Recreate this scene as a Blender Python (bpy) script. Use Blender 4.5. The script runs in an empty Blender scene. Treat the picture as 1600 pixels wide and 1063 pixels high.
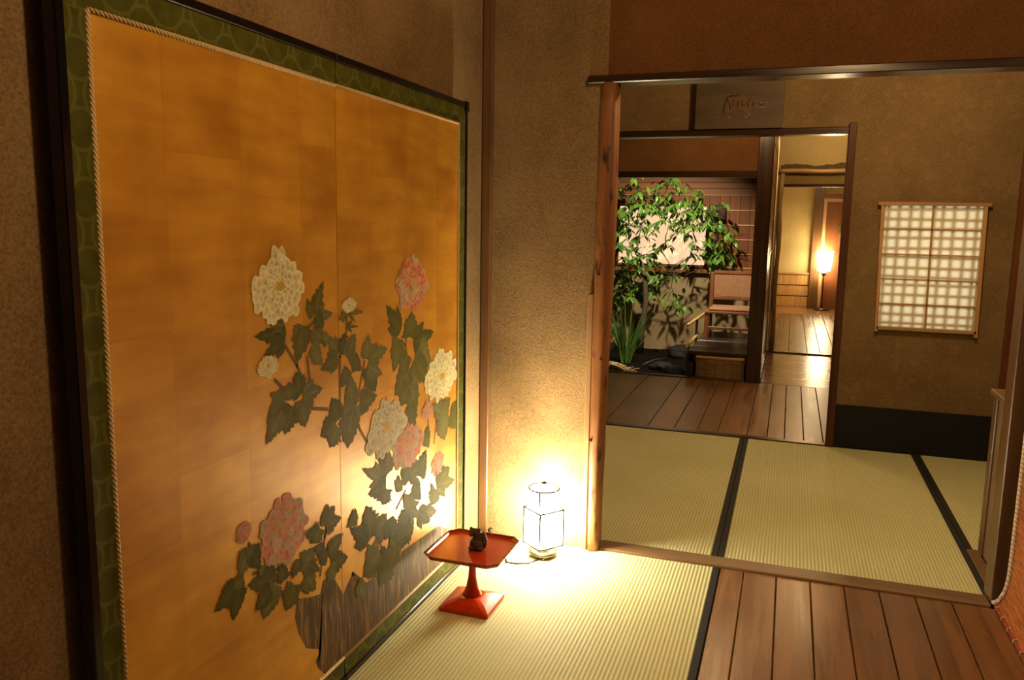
import bpy, bmesh, math, random
from mathutils import Vector, Matrix, noise
random.seed(7)
S = bpy.context.scene
COL = S.collection
PI = math.pi

# ------------------------------------------------------------------ camera, world, exposure
F_PX = 1259.97
YAW, PITCH, ROLL = 0.329094, 0.146529, 0.016371
CAM = Vector((0.0, 0.0, 1.2))
fw = Vector((-math.sin(YAW)*math.cos(PITCH), math.cos(YAW)*math.cos(PITCH), -math.sin(PITCH)))
rt = fw.cross(Vector((0, 0, 1))).normalized()
up = rt.cross(fw)
c_, s_ = math.cos(ROLL), math.sin(ROLL)
RT, UP, BK = c_*rt + s_*up, -s_*rt + c_*up, -fw
cd = bpy.data.cameras.new('camera')
cd.sensor_width = 36.0
cd.lens = F_PX/1600*36
cd.clip_start = 0.02
cam = bpy.data.objects.new('camera', cd)
COL.objects.link(cam)
cam.matrix_world = Matrix(((RT.x, UP.x, BK.x, CAM.x), (RT.y, UP.y, BK.y, CAM.y), (RT.z, UP.z, BK.z, CAM.z), (0, 0, 0, 1)))
S.camera = cam
S.view_settings.view_transform = 'Standard'
S.view_settings.look = 'None'
S.view_settings.gamma = 1.0
S.view_settings.exposure = 0.12
S.view_settings.use_curve_mapping = False
w = bpy.data.worlds.new('night')
S.world = w
w.use_nodes = True
w.node_tree.nodes['Background'].inputs[0].default_value = (0.30, 0.34, 0.45, 1)
w.node_tree.nodes['Background'].inputs[1].default_value = 0.004


def lamp_light(name, kind, loc, watts, color, size=0.1, target=None, spot=1.0, blend=0.5):
    l = bpy.data.lights.new(name, kind)
    l.energy = watts
    l.color = color
    if kind == 'AREA':
        l.size = size
    else:
        l.shadow_soft_size = size
    if kind == 'SPOT':
        l.spot_size = spot
        l.spot_blend = blend
    o = bpy.data.objects.new(name, l)
    COL.objects.link(o)
    o.location = loc
    if target:
        o.rotation_euler = (Vector(target) - Vector(loc)).to_track_quat('-Z', 'Y').to_euler()
    return o


WARM = (1.0, 0.64, 0.29)
# ceiling lamps of the rooms (their fixtures are built with the ceilings)
CEIL = 2.2
LAMPS = [((0.22, 1.20, CEIL-0.10), 34, WARM), ((0.42, 3.40, CEIL-0.10), 43, WARM),
         ((-0.35, 5.45, CEIL-0.10), 24, WARM), ((0.27, 7.25, CEIL-0.10), 14, WARM),
         ((0.25, 10.2, CEIL-0.10), 26, WARM)]
for loc, wt, colr in LAMPS:
    lamp_light('ceiling_light', 'POINT', loc, wt, colr, 0.07)
# garden spotlight under the eave
GSPOT = (-0.85, 6.75, 2.1)
lamp_light('garden_spot', 'SPOT', GSPOT, 260, (1.0, 0.86, 0.62), 0.03, target=(-1.15, 7.75, 0.9), spot=1.5, blend=0.6)
# lamp in the space behind the lattice window of the small room
lamp_light('window_back_light', 'POINT', (0.72, 5.75, 1.05), 64, (0.98, 0.97, 0.78), 0.24)


# ------------------------------------------------------------------ photo pixel -> ray (1600x1063 frame)
def ray(px, py):
    return RT*((px-800)/F_PX) - UP*((py-531.5)/F_PX) - BK


def on_x(px, py, X):
    v = ray(px, py)
    return CAM + v*((X-CAM.x)/v.x)


def on_y(px, py, Y):
    v = ray(px, py)
    return CAM + v*((Y-CAM.y)/v.y)


def on_z(px, py, Z):
    v = ray(px, py)
    return CAM + v*((Z-CAM.z)/v.z)


# ------------------------------------------------------------------ materials
class N:
    def __init__(self, name):
        self.m = bpy.data.materials.new(name)
        self.m.use_nodes = True
        self.t = self.m.node_tree
        self.b = self.t.nodes['Principled BSDF']

    def n(self, typ, **kw):
        nd = self.t.nodes.new(typ)
        for k, v in kw.items():
            if k in nd.inputs:
                nd.inputs[k].default_value = v
            else:
                setattr(nd, k, v)
        return nd

    def l(self, a, b):
        self.t.links.new(a, b)

    def math(self, op, a, b=None, c=None):
        nd = self.t.nodes.new('ShaderNodeMath')
        nd.operation = op
        for i, v in enumerate((a, b, c)):
            if v is None:
                continue
            if isinstance(v, (int, float)):
                nd.inputs[i].default_value = v
            else:
                self.l(v, nd.inputs[i])
        return nd.outputs[0]

    def coords(self, scale=(1, 1, 1), rand=True):
        tc = self.n('ShaderNodeTexCoord')
        mp = self.n('ShaderNodeMapping')
        mp.inputs['Scale'].default_value = scale
        if rand:
            oi = self.n('ShaderNodeObjectInfo')
            mul = self.n('ShaderNodeVectorMath', operation='SCALE')
            mul.inputs[0].default_value = (13.1, 7.7, 19.3)
            self.l(oi.outputs['Random'], mul.inputs['Scale'])
            add = self.n('ShaderNodeVectorMath', operation='ADD')
            self.l(tc.outputs['Object'], add.inputs[0])
            self.l(mul.outputs[0], add.inputs[1])
            self.l(add.outputs[0], mp.inputs['Vector'])
        else:
            self.l(tc.outputs['Object'], mp.inputs['Vector'])
        return mp.outputs[0]

    def ramp(self, fac, stops):
        r = self.n('ShaderNodeValToRGB')
        el = r.color_ramp.elements
        while len(el) < len(stops):
            el.new(0.5)
        for e, (p, c) in zip(el, stops):
            e.position = p
            e.color = (c[0], c[1], c[2], 1)
        self.l(fac, r.inputs[0])
        return r.outputs[0]

    def mix(self, fac, a, b, blend='MIX'):
        m = self.n('ShaderNodeMix', data_type='RGBA', blend_type=blend)
        for sock, v in ((m.inputs[0], fac), (m.inputs[6], a), (m.inputs[7], b)):
            if isinstance(v, (int, float)):
                sock.default_value = v
            elif isinstance(v, tuple):
                sock.default_value = (v[0], v[1], v[2], 1)
            else:
                self.l(v, sock)
        return m.outputs[2]

    def bump(self, h, strength=0.3, dist=0.002):
        bp = self.n('ShaderNodeBump')
        bp.inputs['Strength'].default_value = strength
        bp.inputs['Distance'].default_value = dist
        self.l(h, bp.inputs['Height'])
        self.l(bp.outputs[0], self.b.inputs['Normal'])

    def set(self, color=None, rough=None, metal=None, **kw):
        if color is not None:
            if isinstance(color, tuple):
                self.b.inputs['Base Color'].default_value = (color[0], color[1], color[2], 1)
            else:
                self.l(color, self.b.inputs['Base Color'])
        if rough is not None:
            if isinstance(rough, (int, float)):
                self.b.inputs['Roughness'].default_value = rough
            else:
                self.l(rough, self.b.inputs['Roughness'])
        if metal is not None:
            self.b.inputs['Metallic'].default_value = metal
        for k, v in kw.items():
            self.b.inputs[k].default_value = v
        return self.m


def wood(name, c1, c2, rough=0.4, axis='y', freq=26, bump=0.15, spec=0.5, var=0.25):
    k = N(name)
    sc = {'x': (1.2, freq, freq), 'y': (freq, 1.2, freq), 'z': (freq, freq, 1.2)}[axis]
    v = k.coords(sc)
    nz = k.n('ShaderNodeTexNoise')
    nz.inputs['Scale'].default_value = 1.0
    nz.inputs['Detail'].default_value = 6
    nz.inputs['Distortion'].default_value = 0.6
    k.l(v, nz.inputs['Vector'])
    big = k.n('ShaderNodeTexNoise')
    big.inputs['Scale'].default_value = 3.0
    k.l(k.coords((1, 1, 1)), big.inputs['Vector'])
    f = k.math('MULTIPLY_ADD', big.outputs['Fac'], 0.35, k.math('MULTIPLY', nz.outputs['Fac'], 0.7))
    col = k.ramp(f, [(0.30, c1), (0.68, c2)])
    oi = k.n('ShaderNodeObjectInfo')
    val = k.math('MULTIPLY_ADD', oi.outputs['Random'], var, 1.0-var/2)
    hs = k.n('ShaderNodeHueSaturation')
    k.l(val, hs.inputs['Value'])
    k.l(col, hs.inputs['Color'])
    k.bump(nz.outputs['Fac'], bump, 0.002)
    rr = k.math('MULTIPLY_ADD', nz.outputs['Fac'], 0.25, rough-0.12)
    return k.set(hs.outputs[0], rr, **{'Specular IOR Level': spec})


def plaster(name, c1, c2, fleck=(0.45, 0.34, 0.16), fl=0.6, grain=190, bump=0.5):
    k = N(name)
    v = k.coords((1, 1, 1), rand=False)
    a = k.n('ShaderNodeTexNoise')
    a.inputs['Scale'].default_value = grain
    a.inputs['Detail'].default_value = 3
    k.l(v, a.inputs['Vector'])
    b = k.n('ShaderNodeTexNoise')
    b.inputs['Scale'].default_value = 3.5
    b.inputs['Detail'].default_value = 4
    k.l(v, b.inputs['Vector'])
    f = k.math('MULTIPLY_ADD', b.outputs['Fac'], 0.45, k.math('MULTIPLY', a.outputs['Fac'], 0.6))
    col = k.ramp(f, [(0.40, c1), (0.64, c2)])
    # short straw fibres
    w1 = k.n('ShaderNodeTexNoise')
    w1.inputs['Scale'].default_value = 80
    w1.inputs['Detail'].default_value = 5
    w1.inputs['Distortion'].default_value = 3.5
    k.l(v, w1.inputs['Vector'])
    band = k.math('LESS_THAN', k.math('ABSOLUTE', k.math('SUBTRACT', w1.outputs['Fac'], 0.5)), 0.009)
    w2 = k.n('ShaderNodeTexNoise')
    w2.inputs['Scale'].default_value = 22
    k.l(v, w2.inputs['Vector'])
    gate = k.math('GREATER_THAN', w2.outputs['Fac'], 0.60)
    fac = k.math('MULTIPLY', k.math('MULTIPLY', band, gate), fl)
    col = k.mix(fac, col, fleck)
    k.bump(a.outputs['Fac'], bump, 0.003)
    return k.set(col, 0.95, **{'Specular IOR Level': 0.15})


def tatami(name, c1, c2):
    k = N(name)
    tc = k.n('ShaderNodeTexCoord')
    sp = k.n('ShaderNodeSeparateXYZ')
    k.l(tc.outputs['Object'], sp.inputs[0])
    s = k.math('SINE', k.math('MULTIPLY', sp.outputs['X'], 2*PI/0.0125))
    ridge = k.math('MULTIPLY_ADD', s, 0.5, 0.5)
    nz = k.n('ShaderNodeTexNoise')
    nz.inputs['Scale'].default_value = 1
    nz.inputs['Detail'].default_value = 4
    k.l(k.coords((60, 300, 1)), nz.inputs['Vector'])
    big = k.n('ShaderNodeTexNoise')
    big.inputs['Scale'].default_value = 2.2
    k.l(k.coords((1, 1, 1)), big.inputs['Vector'])
    f = k.math('ADD', k.math('MULTIPLY', ridge, 0.30), k.math('ADD', k.math('MULTIPLY', nz.outputs['Fac'], 0.35), k.math('MULTIPLY', big.outputs['Fac'], 0.3)))
    col = k.ramp(f, [(0.2, c1), (0.75, c2)])
    k.bump(ridge, 0.38, 0.003)
    return k.set(col, 0.7, **{'Specular IOR Level': 0.15})


def plain(name, c, rough=0.5, metal=0.0, var=0.0, nscale=40, bump=0.0, **kw):
    k = N(name)
    nz = k.n('ShaderNodeTexNoise')
    nz.inputs['Scale'].default_value = nscale
    nz.inputs['Detail'].default_value = 4
    k.l(k.coords((1, 1, 1)), nz.inputs['Vector'])
    lo = tuple(x*(1-var) for x in c)
    hi = tuple(min(1, x*(1+var)) for x in c)
    col = k.ramp(nz.outputs['Fac'], [(0.3, lo), (0.7, hi)])
    if bump:
        k.bump(nz.outputs['Fac'], bump, 0.003)
    return k.set(col, rough, metal, **kw)


def emit(name, c, strength, base=(0.8, 0.75, 0.6)):
    k = N(name)
    k.set(base, 0.8)
    k.b.inputs['Emission Color'].default_value = (c[0], c[1], c[2], 1)
    k.b.inputs['Emission Strength'].default_value = strength
    return k.m


M = {}
M['sand'] = plaster('sand_plaster', (0.17, 0.112, 0.055), (0.31, 0.215, 0.112), fl=0.5)
M['ante'] = plaster('anteroom_plaster', (0.145, 0.098, 0.045), (0.23, 0.16, 0.078), fleck=(0.5, 0.38, 0.16), fl=0.7)
M['red'] = plaster('red_plaster', (0.125, 0.056, 0.019), (0.19, 0.090, 0.034), fl=0.2)
M['yellow'] = plaster('yellow_plaster', (0.42, 0.33, 0.15), (0.52, 0.42, 0.21), fl=0.1)
M['olive'] = plaster('olive_plaster', (0.20, 0.15, 0.05), (0.28, 0.21, 0.08), fl=0.1)
M['earth'] = plaster('garden_earth_wall', (0.20, 0.14, 0.07), (0.32, 0.23, 0.12), fl=0.2)
M['stain'] = plain('dark_plaster_stain', (0.10, 0.08, 0.04), 0.95, var=0.3)
M['ceil'] = wood('ceiling_boards', (0.16, 0.10, 0.05), (0.28, 0.18, 0.09), 0.6, 'y')
M['tatami'] = tatami('tatami_rush', (0.43, 0.46, 0.23), (0.70, 0.75, 0.48))
M['heri'] = plain('black_cloth_edging', (0.012, 0.014, 0.015), 0.8, var=0.3, nscale=300)
M['plank'] = wood('polished_plank', (0.095, 0.042, 0.014), (0.24, 0.115, 0.040), 0.27, 'y', 30, 0.10, var=0.35)
M['plank2'] = wood('corridor_plank', (0.085, 0.038, 0.014), (0.26, 0.130, 0.050), 0.30, 'y', 24, 0.2, var=0.6)
M['plankx'] = wood('lateral_plank', (0.15, 0.08, 0.03), (0.30, 0.17, 0.07), 0.24, 'x', 30, 0.10, var=0.2)
M['sill'] = wood('worn_threshold', (0.12, 0.066, 0.03), (0.24, 0.145, 0.07), 0.4, 'x', 40, 0.15)
M['dark_x'] = wood('dark_beam', (0.022, 0.011, 0.006), (0.048, 0.024, 0.013), 0.24, 'x', 40, 0.06, spec=0.35)
M['dark_z'] = wood('dark_post', (0.026, 0.012, 0.007), (0.058, 0.027, 0.014), 0.24, 'z', 40, 0.06)
M['brown_z'] = wood('brown_post', (0.09, 0.045, 0.018), (0.17, 0.09, 0.038), 0.35, 'z', 40, 0.1)
M['red_z'] = wood('reddish_post', (0.11, 0.036, 0.014), (0.19, 0.068, 0.026), 0.35, 'z', 40, 0.1)
M['jamb'] = wood('dark_red_jamb', (0.055, 0.020, 0.008), (0.10, 0.040, 0.016), 0.45, 'z', 40, 0.1, spec=0.2)
M['log'] = wood('rustic_log', (0.11, 0.036, 0.009), (0.30, 0.13, 0.042), 0.5, 'z', 30, 0.5)
def mottled(mat):
    nt = mat.node_tree
    bs = nt.nodes['Principled BSDF']
    src = bs.inputs['Base Color'].links[0].from_socket
    tc = nt.nodes.new('ShaderNodeTexCoord')
    mp = nt.nodes.new('ShaderNodeMapping')
    mp.inputs['Scale'].default_value = (30, 30, 9)
    nz = nt.nodes.new('ShaderNodeTexNoise')
    nz.inputs['Detail'].default_value = 6
    nz.inputs['Scale'].default_value = 1.0
    rp_ = nt.nodes.new('ShaderNodeValToRGB')
    rp_.color_ramp.elements[0].position = 0.56
    rp_.color_ramp.elements[1].position = 0.68
    mx = nt.nodes.new('ShaderNodeMix')
    mx.data_type = 'RGBA'
    mx.inputs[7].default_value = (0.045, 0.014, 0.005, 1)
    nt.links.new(tc.outputs['Object'], mp.inputs['Vector'])
    nt.links.new(mp.outputs[0], nz.inputs['Vector'])
    nt.links.new(nz.outputs['Fac'], rp_.inputs[0])
    nt.links.new(rp_.outputs[0], mx.inputs[0])
    nt.links.new(src, mx.inputs[6])
    nt.links.new(mx.outputs[2], bs.inputs['Base Color'])


mottled(M['log'])
M['logcut'] = wood('sawn_log_face', (0.28, 0.16, 0.07), (0.40, 0.25, 0.12), 0.5, 'z', 50, 0.15)
M['cedar'] = wood('cedar_board', (0.085, 0.026, 0.007), (0.17, 0.058, 0.016), 0.6, 'z', 70, 0.2, spec=0.2, var=0.25)
M['cedar_x'] = wood('cedar_rail', (0.11, 0.038, 0.012), (0.20, 0.078, 0.026), 0.55, 'x', 40, 0.1, spec=0.2)
M['lightwood'] = wood('light_wood', (0.34, 0.19, 0.085), (0.50, 0.30, 0.15), 0.5, 'z', 60, 0.1)
M['lightwood_x'] = wood('light_wood_lateral', (0.34, 0.19, 0.085), (0.50, 0.30, 0.15), 0.5, 'x', 60, 0.1)
M['bamboo'] = wood('bamboo', (0.40, 0.24, 0.085), (0.60, 0.40, 0.17), 0.3, 'x', 20, 0.05)
M['reed'] = wood('reed_slats', (0.26, 0.145, 0.055), (0.48, 0.30, 0.13), 0.5, 'x', 60, 0.2)
M['wainscot'] = wood('reed_wainscot', (0.36, 0.20, 0.07), (0.56, 0.34, 0.14), 0.5, 'z', 60, 0.2, var=0.15)
M['lacquer_black'] = plain('black_lacquer', (0.006, 0.006, 0.007), 0.16)
M['vermilion'] = plain('vermilion_lacquer', (0.52, 0.050, 0.008), 0.20, var=0.10, nscale=14)
M['lacquer_edge'] = plain('worn_dark_lacquer_edge', (0.13, 0.018, 0.006), 0.25, var=0.3)
M['navy'] = plain('navy_paper', (0.011, 0.013, 0.017), 0.6, var=0.2, nscale=90, **{'Specular IOR Level': 0.25})
M['clay'] = plain('dark_clay', (0.070, 0.050, 0.034), 0.7, var=0.45, nscale=60, bump=0.3)
M['rope'] = None
k = N('orange_woven_reed')
mp = k.n('ShaderNodeMapping')
mp.inputs['Rotation'].default_value = (0.9, 0, 0)
mp.inputs['Scale'].default_value = (20, 14, 150)
tc = k.n('ShaderNodeTexCoord')
k.l(tc.outputs['Object'], mp.inputs['Vector'])
nz = k.n('ShaderNodeTexNoise')
nz.inputs['Scale'].default_value = 1
nz.inputs['Detail'].default_value = 3
k.l(mp.outputs[0], nz.inputs['Vector'])
k.bump(nz.outputs['Fac'], 0.7, 0.004)
M['orange'] = k.set(k.ramp(nz.outputs['Fac'], [(0.36, (0.24, 0.055, 0.010)), (0.62, (0.56, 0.18, 0.032))]), 0.55)
M['hem'] = plain('red_hem', (0.26, 0.042, 0.014), 0.7, var=0.3)
M['metal'] = plain('dark_metal', (0.03, 0.028, 0.026), 0.35, 0.6)
M['brass'] = plain('aged_metal', (0.10, 0.08, 0.05), 0.4, 0.7)
M['soil'] = plain('garden_soil', (0.007, 0.0055, 0.004), 0.95, var=0.5, nscale=40, bump=0.8, **{'Specular IOR Level': 0.03})
M['stone'] = plain('dark_stone', (0.016, 0.015, 0.013), 0.7, var=0.4, nscale=18, bump=0.5, **{'Specular IOR Level': 0.15})
M['slate'] = plain('dark_step_board', (0.028, 0.020, 0.014), 0.28, var=0.35, nscale=20, bump=0.1)
M['bark'] = plain('branch_bark', (0.075, 0.048, 0.028), 0.85, var=0.4, nscale=60, bump=0.4)
M['twig'] = plain('straw_twig', (0.50, 0.36, 0.17), 0.7, var=0.25)
M['door'] = wood('brown_door', (0.13, 0.045, 0.018), (0.20, 0.075, 0.03), 0.3, 'z', 20, 0.05)
M['cushion'] = plain('brown_cushion', (0.24, 0.115, 0.05), 0.8, var=0.2, nscale=80)
M['lampglow'] = emit('lantern_paper', (1.0, 0.84, 0.55), 105)
M['farshade'] = emit('far_lamp_shade', (1.0, 0.76, 0.42), 42)
M['winglow'] = emit('lit_window_paper', (1.0, 0.66, 0.38), 0.9, (0.25, 0.2, 0.14))
M['ceilglow'] = emit('ceiling_lamp_paper', (1.0, 0.75, 0.42), 1.5)


def leafmat(name, c1, c2):
    k = N(name)
    oi = k.n('ShaderNodeObjectInfo')
    col = k.ramp(oi.outputs['Random'], [(0.0, c1), (1.0, c2)])
    k.set(col, 0.38)
    k.b.inputs['Subsurface Weight'].default_value = 0.0
    tr = k.n('ShaderNodeBsdfTranslucent')
    k.l(col, tr.inputs['Color'])
    mx = k.n('ShaderNodeMixShader')
    mx.inputs[0].default_value = 0.25
    out = k.t.nodes['Material Output']
    k.l(k.b.outputs[0], mx.inputs[1])
    k.l(tr.outputs[0], mx.inputs[2])
    k.l(mx.outputs[0], out.inputs['Surface'])
    return k.m


M['leaf'] = leafmat('shrub_leaf', (0.030, 0.11, 0.010), (0.15, 0.27, 0.035))
M['iris'] = leafmat('iris_blade', (0.045, 0.13, 0.02), (0.12, 0.22, 0.04))

k = N('shoji_paper')
k.set((0.86, 0.84, 0.70), 0.9)
tr = k.n('ShaderNodeBsdfTranslucent')
tr.inputs['Color'].default_value = (0.9, 0.87, 0.70, 1)
mx = k.n('ShaderNodeMixShader')
mx.inputs[0].default_value = 0.42
k.l(k.b.outputs[0], mx.inputs[1])
k.l(tr.outputs[0], mx.inputs[2])
k.l(mx.outputs[0], k.t.nodes['Material Output'].inputs['Surface'])
M['paper'] = k.m

# twisted rope / cord: diagonal strands
def ropemat(name, c1, c2, period, axes=('Y', 'Z')):
    k = N(name)
    tc = k.n('ShaderNodeTexCoord')
    sp = k.n('ShaderNodeSeparateXYZ')
    k.l(tc.outputs['Object'], sp.inputs[0])
    a = k.math('ADD', sp.outputs[axes[0]], sp.outputs[axes[1]])
    a = k.math('ADD', a, sp.outputs['X'])
    s = k.math('MULTIPLY_ADD', k.math('SINE', k.math('MULTIPLY', a, 2*PI/period)), 0.5, 0.5)
    k.bump(s, 0.6, 0.002)
    return k.set(k.ramp(s, [(0.1, c1), (0.6, c2)]), 0.7)


M['cord'] = ropemat('twisted_cord', (0.42, 0.28, 0.12), (0.70, 0.54, 0.30), 0.009)
M['rope'] = ropemat('white_rope', (0.50, 0.40, 0.28), (0.80, 0.70, 0.55), 0.014)

# gold leaf ground: square sheets with overlap lines
k = N('gold_leaf')
tc = k.n('ShaderNodeTexCoord')
sp = k.n('ShaderNodeSeparateXYZ')
k.l(tc.outputs['Object'], sp.inputs[0])
gy = k.math('DIVIDE', sp.outputs['Y'], 0.205)
gz = k.math('DIVIDE', sp.outputs['Z'], 0.195)
cb = k.n('ShaderNodeCombineXYZ')
k.l(k.math('FLOOR', gy), cb.inputs[0])
k.l(k.math('FLOOR', k.math('ADD', gz, k.math('MULTIPLY', k.math('FLOOR', gy), 0.37))), cb.inputs[1])
wn = k.n('ShaderNodeTexWhiteNoise')
k.l(cb.outputs[0], wn.inputs['Vector'])
fy = k.math('FRACT', gy)
fz = k.math('FRACT', k.math('ADD', gz, k.math('MULTIPLY', k.math('FLOOR', gy), 0.37)))
ln = k.math('MAXIMUM', k.math('LESS_THAN', fy, 0.016), k.math('LESS_THAN', fz, 0.016))
nz = k.n('ShaderNodeTexNoise')
nz.inputs['Scale'].default_value = 5
nz.inputs['Detail'].default_value = 6
k.l(tc.outputs['Object'], nz.inputs['Vector'])
st = k.n('ShaderNodeTexNoise')
st.inputs['Scale'].default_value = 1
st.inputs['Detail'].default_value = 5
k.l(k.coords((1, 5, 26), rand=False), st.inputs['Vector'])
f = k.math('ADD', k.math('MULTIPLY', wn.outputs['Value'], 0.10), k.math('ADD', k.math('MULTIPLY', nz.outputs['Fac'], 0.55), k.math('MULTIPLY', st.outputs['Fac'], 0.32)))
col = k.ramp(f, [(0.34, (0.44, 0.195, 0.015)), (0.64, (0.74, 0.405, 0.045))])
col = k.mix(k.math('MULTIPLY', ln, 0.13), col, (0.30, 0.13, 0.02))
k.bump(st.outputs['Fac'], 0.06, 0.002)
M['gold'] = k.set(col, k.math('MULTIPLY_ADD', nz.outputs['Fac'], 0.14, 0.36), 0.30)

# green brocade with paler rings
k = N('green_brocade')
tc = k.n('ShaderNodeTexCoord')
sp = k.n('ShaderNodeSeparateXYZ')
k.l(tc.outputs['Object'], sp.inputs[0])


def ringpat(oy, oz, P, r, wd):
    a = k.math('SUBTRACT', k.math('FRACT', k.math('ADD', k.math('DIVIDE', sp.outputs['Y'], P), oy)), 0.5)
    b = k.math('SUBTRACT', k.math('FRACT', k.math('ADD', k.math('DIVIDE', sp.outputs['Z'], P), oz)), 0.5)
    d = k.math('SQRT', k.math('ADD', k.math('MULTIPLY', a, a), k.math('MULTIPLY', b, b)))
    return k.math('LESS_THAN', k.math('ABSOLUTE', k.math('SUBTRACT', d, r)), wd)


pt = k.math('MAXIMUM', ringpat(0, 0, 0.105, 0.42, 0.03), ringpat(0.5, 0.5, 0.105, 0.30, 0.03))
nz = k.n('ShaderNodeTexNoise')
nz.inputs['Scale'].default_value = 30
k.l(tc.outputs['Object'], nz.inputs['Vector'])
g = k.ramp(nz.outputs['Fac'], [(0.3, (0.056, 0.062, 0.008)), (0.7, (0.086, 0.092, 0.013))])
col = k.mix(k.math('MULTIPLY', pt, 0.35), g, (0.18, 0.19, 0.05))
M['brocade'] = k.set(col, 0.7, **{'Specular IOR Level': 0.12})

# paint for petals / leaves: vertex colour attribute "tint"
k = N('mineral_paint')
at = k.n('ShaderNodeVertexColor')
at.layer_name = 'tint'
nz = k.n('ShaderNodeTexNoise')
nz.inputs['Scale'].default_value = 70
nz.inputs['Detail'].default_value = 4
k.l(k.coords((1, 1, 1)), nz.inputs['Vector'])
v = k.math('MULTIPLY_ADD', nz.outputs['Fac'], 0.5, 0.75)
hs = k.n('ShaderNodeHueSaturation')
k.l(v, hs.inputs['Value'])
k.l(at.outputs[0], hs.inputs['Color'])
k.bump(nz.outputs['Fac'], 0.2, 0.002)
M['paint'] = k.set(hs.outputs[0], 0.7, **{'Specular IOR Level': 0.12})

k = N('painted_rock')
nz = k.n('ShaderNodeTexNoise')
nz.inputs['Scale'].default_value = 1
nz.inputs['Detail'].default_value = 5
nz.inputs['Distortion'].default_value = 1.5
k.l(k.coords((1, 60, 7), rand=False), nz.inputs['Vector'])
col = k.ramp(nz.outputs['Fac'], [(0.38, (0.060, 0.034, 0.013)), (0.55, (0.105, 0.062, 0.024)), (0.66, (0.26, 0.15, 0.05))])
k.bump(nz.outputs['Fac'], 0.3, 0.002)
M['rock'] = k.set(col, 0.6, **{'Specular IOR Level': 0.25})

# ------------------------------------------------------------------ object helpers
WORLD = {}


def finish(o, parent, origin):
    WORLD[o.name] = Vector(origin)
    if parent is not None:
        o.parent = parent
        o.location = Vector(origin) - WORLD[parent.name]
    else:
        o.location = origin
    COL.objects.link(o)
    return o


def mesh(name, verts, faces, mat, parent=None, smooth=False, origin=None, tint=None):
    vs = [Vector(v) for v in verts]
    if origin is None:
        lo = [min(v[i] for v in vs) for i in range(3)]
        hi = [max(v[i] for v in vs) for i in range(3)]
        origin = Vector(((lo[0]+hi[0])/2, (lo[1]+hi[1])/2, lo[2]))
    me = bpy.data.meshes.new(name)
    me.from_pydata([v-Vector(origin) for v in vs], [], faces)
    me.update()
    if isinstance(mat, str):
        mat = M[mat]
    me.materials.append(mat)
    if smooth:
        for p in me.polygons:
            p.use_smooth = True
    if tint:
        ca = me.color_attributes.new('tint', 'FLOAT_COLOR', 'POINT')
        for i, c in enumerate(tint):
            ca.data[i].color = (c[0], c[1], c[2], 1)
    o = bpy.data.objects.new(name, me)
    return finish(o, parent, origin)


BF = [(0, 3, 2, 1), (4, 5, 6, 7), (0, 1, 5, 4), (1, 2, 6, 5), (2, 3, 7, 6), (3, 0, 4, 7)]


def boxv(x0, x1, y0, y1, z0, z1):
    return [(x0, y0, z0), (x1, y0, z0), (x1, y1, z0), (x0, y1, z0), (x0, y0, z1), (x1, y0, z1), (x1, y1, z1), (x0, y1, z1)]


def box(name, x0, x1, y0, y1, z0, z1, mat, parent=None, bevel=0.0):
    if bevel <= 0:
        return mesh(name, boxv(x0, x1, y0, y1, z0, z1), BF, mat, parent)
    bm = bmesh.new()
    vs = [bm.verts.new(v) for v in boxv(x0, x1, y0, y1, z0, z1)]
    for f in BF:
        bm.faces.new([vs[i] for i in f])
    bmesh.ops.bevel(bm, geom=bm.edges[:], offset=bevel, segments=1, affect='EDGES')
    bm.verts.index_update()
    out = mesh(name, [v.co.copy() for v in bm.verts], [tuple(v.index for v in f.verts) for f in bm.faces], mat, parent)
    bm.free()
    return out


def tubedata(pts, radii, n=10, cap=True):
    pts = [Vector(p) for p in pts]
    if isinstance(radii, (int, float)):
        radii = [radii]*len(pts)
    vs, fs = [], []
    d0 = (pts[1]-pts[0]).normalized()
    ref = Vector((0, 0, 1)) if abs(d0.z) < 0.9 else Vector((1, 0, 0))
    a = d0.cross(ref).normalized()
    for i, p in enumerate(pts):
        d = (pts[min(i+1, len(pts)-1)] - pts[max(i-1, 0)]).normalized()
        a = (a - d*a.dot(d)).normalized()
        b = d.cross(a).normalized()
        for j in range(n):
            t = 2*PI*j/n
            vs.append(p + (a*math.cos(t) + b*math.sin(t))*radii[i])
    for i in range(len(pts)-1):
        for j in range(n):
            fs.append((i*n+j, i*n+(j+1) % n, (i+1)*n+(j+1) % n, (i+1)*n+j))
    if cap:
        fs.append(tuple(range(n))[::-1])
        fs.append(tuple(range((len(pts)-1)*n, len(pts)*n)))
    return vs, fs


def tube(name, pts, radii, mat, parent=None, n=10, smooth=True):
    v, f = tubedata(pts, radii, n)
    return mesh(name, v, f, mat, parent, smooth)


def tubes(name, lst, mat, parent=None, n=6):
    V, Fc = [], []
    for pts, r in lst:
        v, f = tubedata(pts, r, n)
        o = len(V)
        V += v
        Fc += [tuple(i+o for i in q) for q in f]
    return mesh(name, V, Fc, mat, parent, True)


def lathe(name, prof, c, mat, parent=None, n=24, square=0.0):
    """profile (r, z); square>0 turns round sections towards squares"""
    vs, fs = [], []
    for r, z in prof:
        for j in range(n):
            t = 2*PI*j/n
            q = 1.0
            vs.append((c[0]+r*math.cos(t)*q, c[1]+r*math.sin(t)*q, c[2]+z))
    for i in range(len(prof)-1):
        for j in range(n):
            fs.append((i*n+j, i*n+(j+1) % n, (i+1)*n+(j+1) % n, (i+1)*n+j))
    fs.append(tuple(range(n))[::-1])
    fs.append(tuple(range((len(prof)-1)*n, len(prof)*n)))
    return mesh(name, vs, fs, mat, parent, True)


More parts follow.
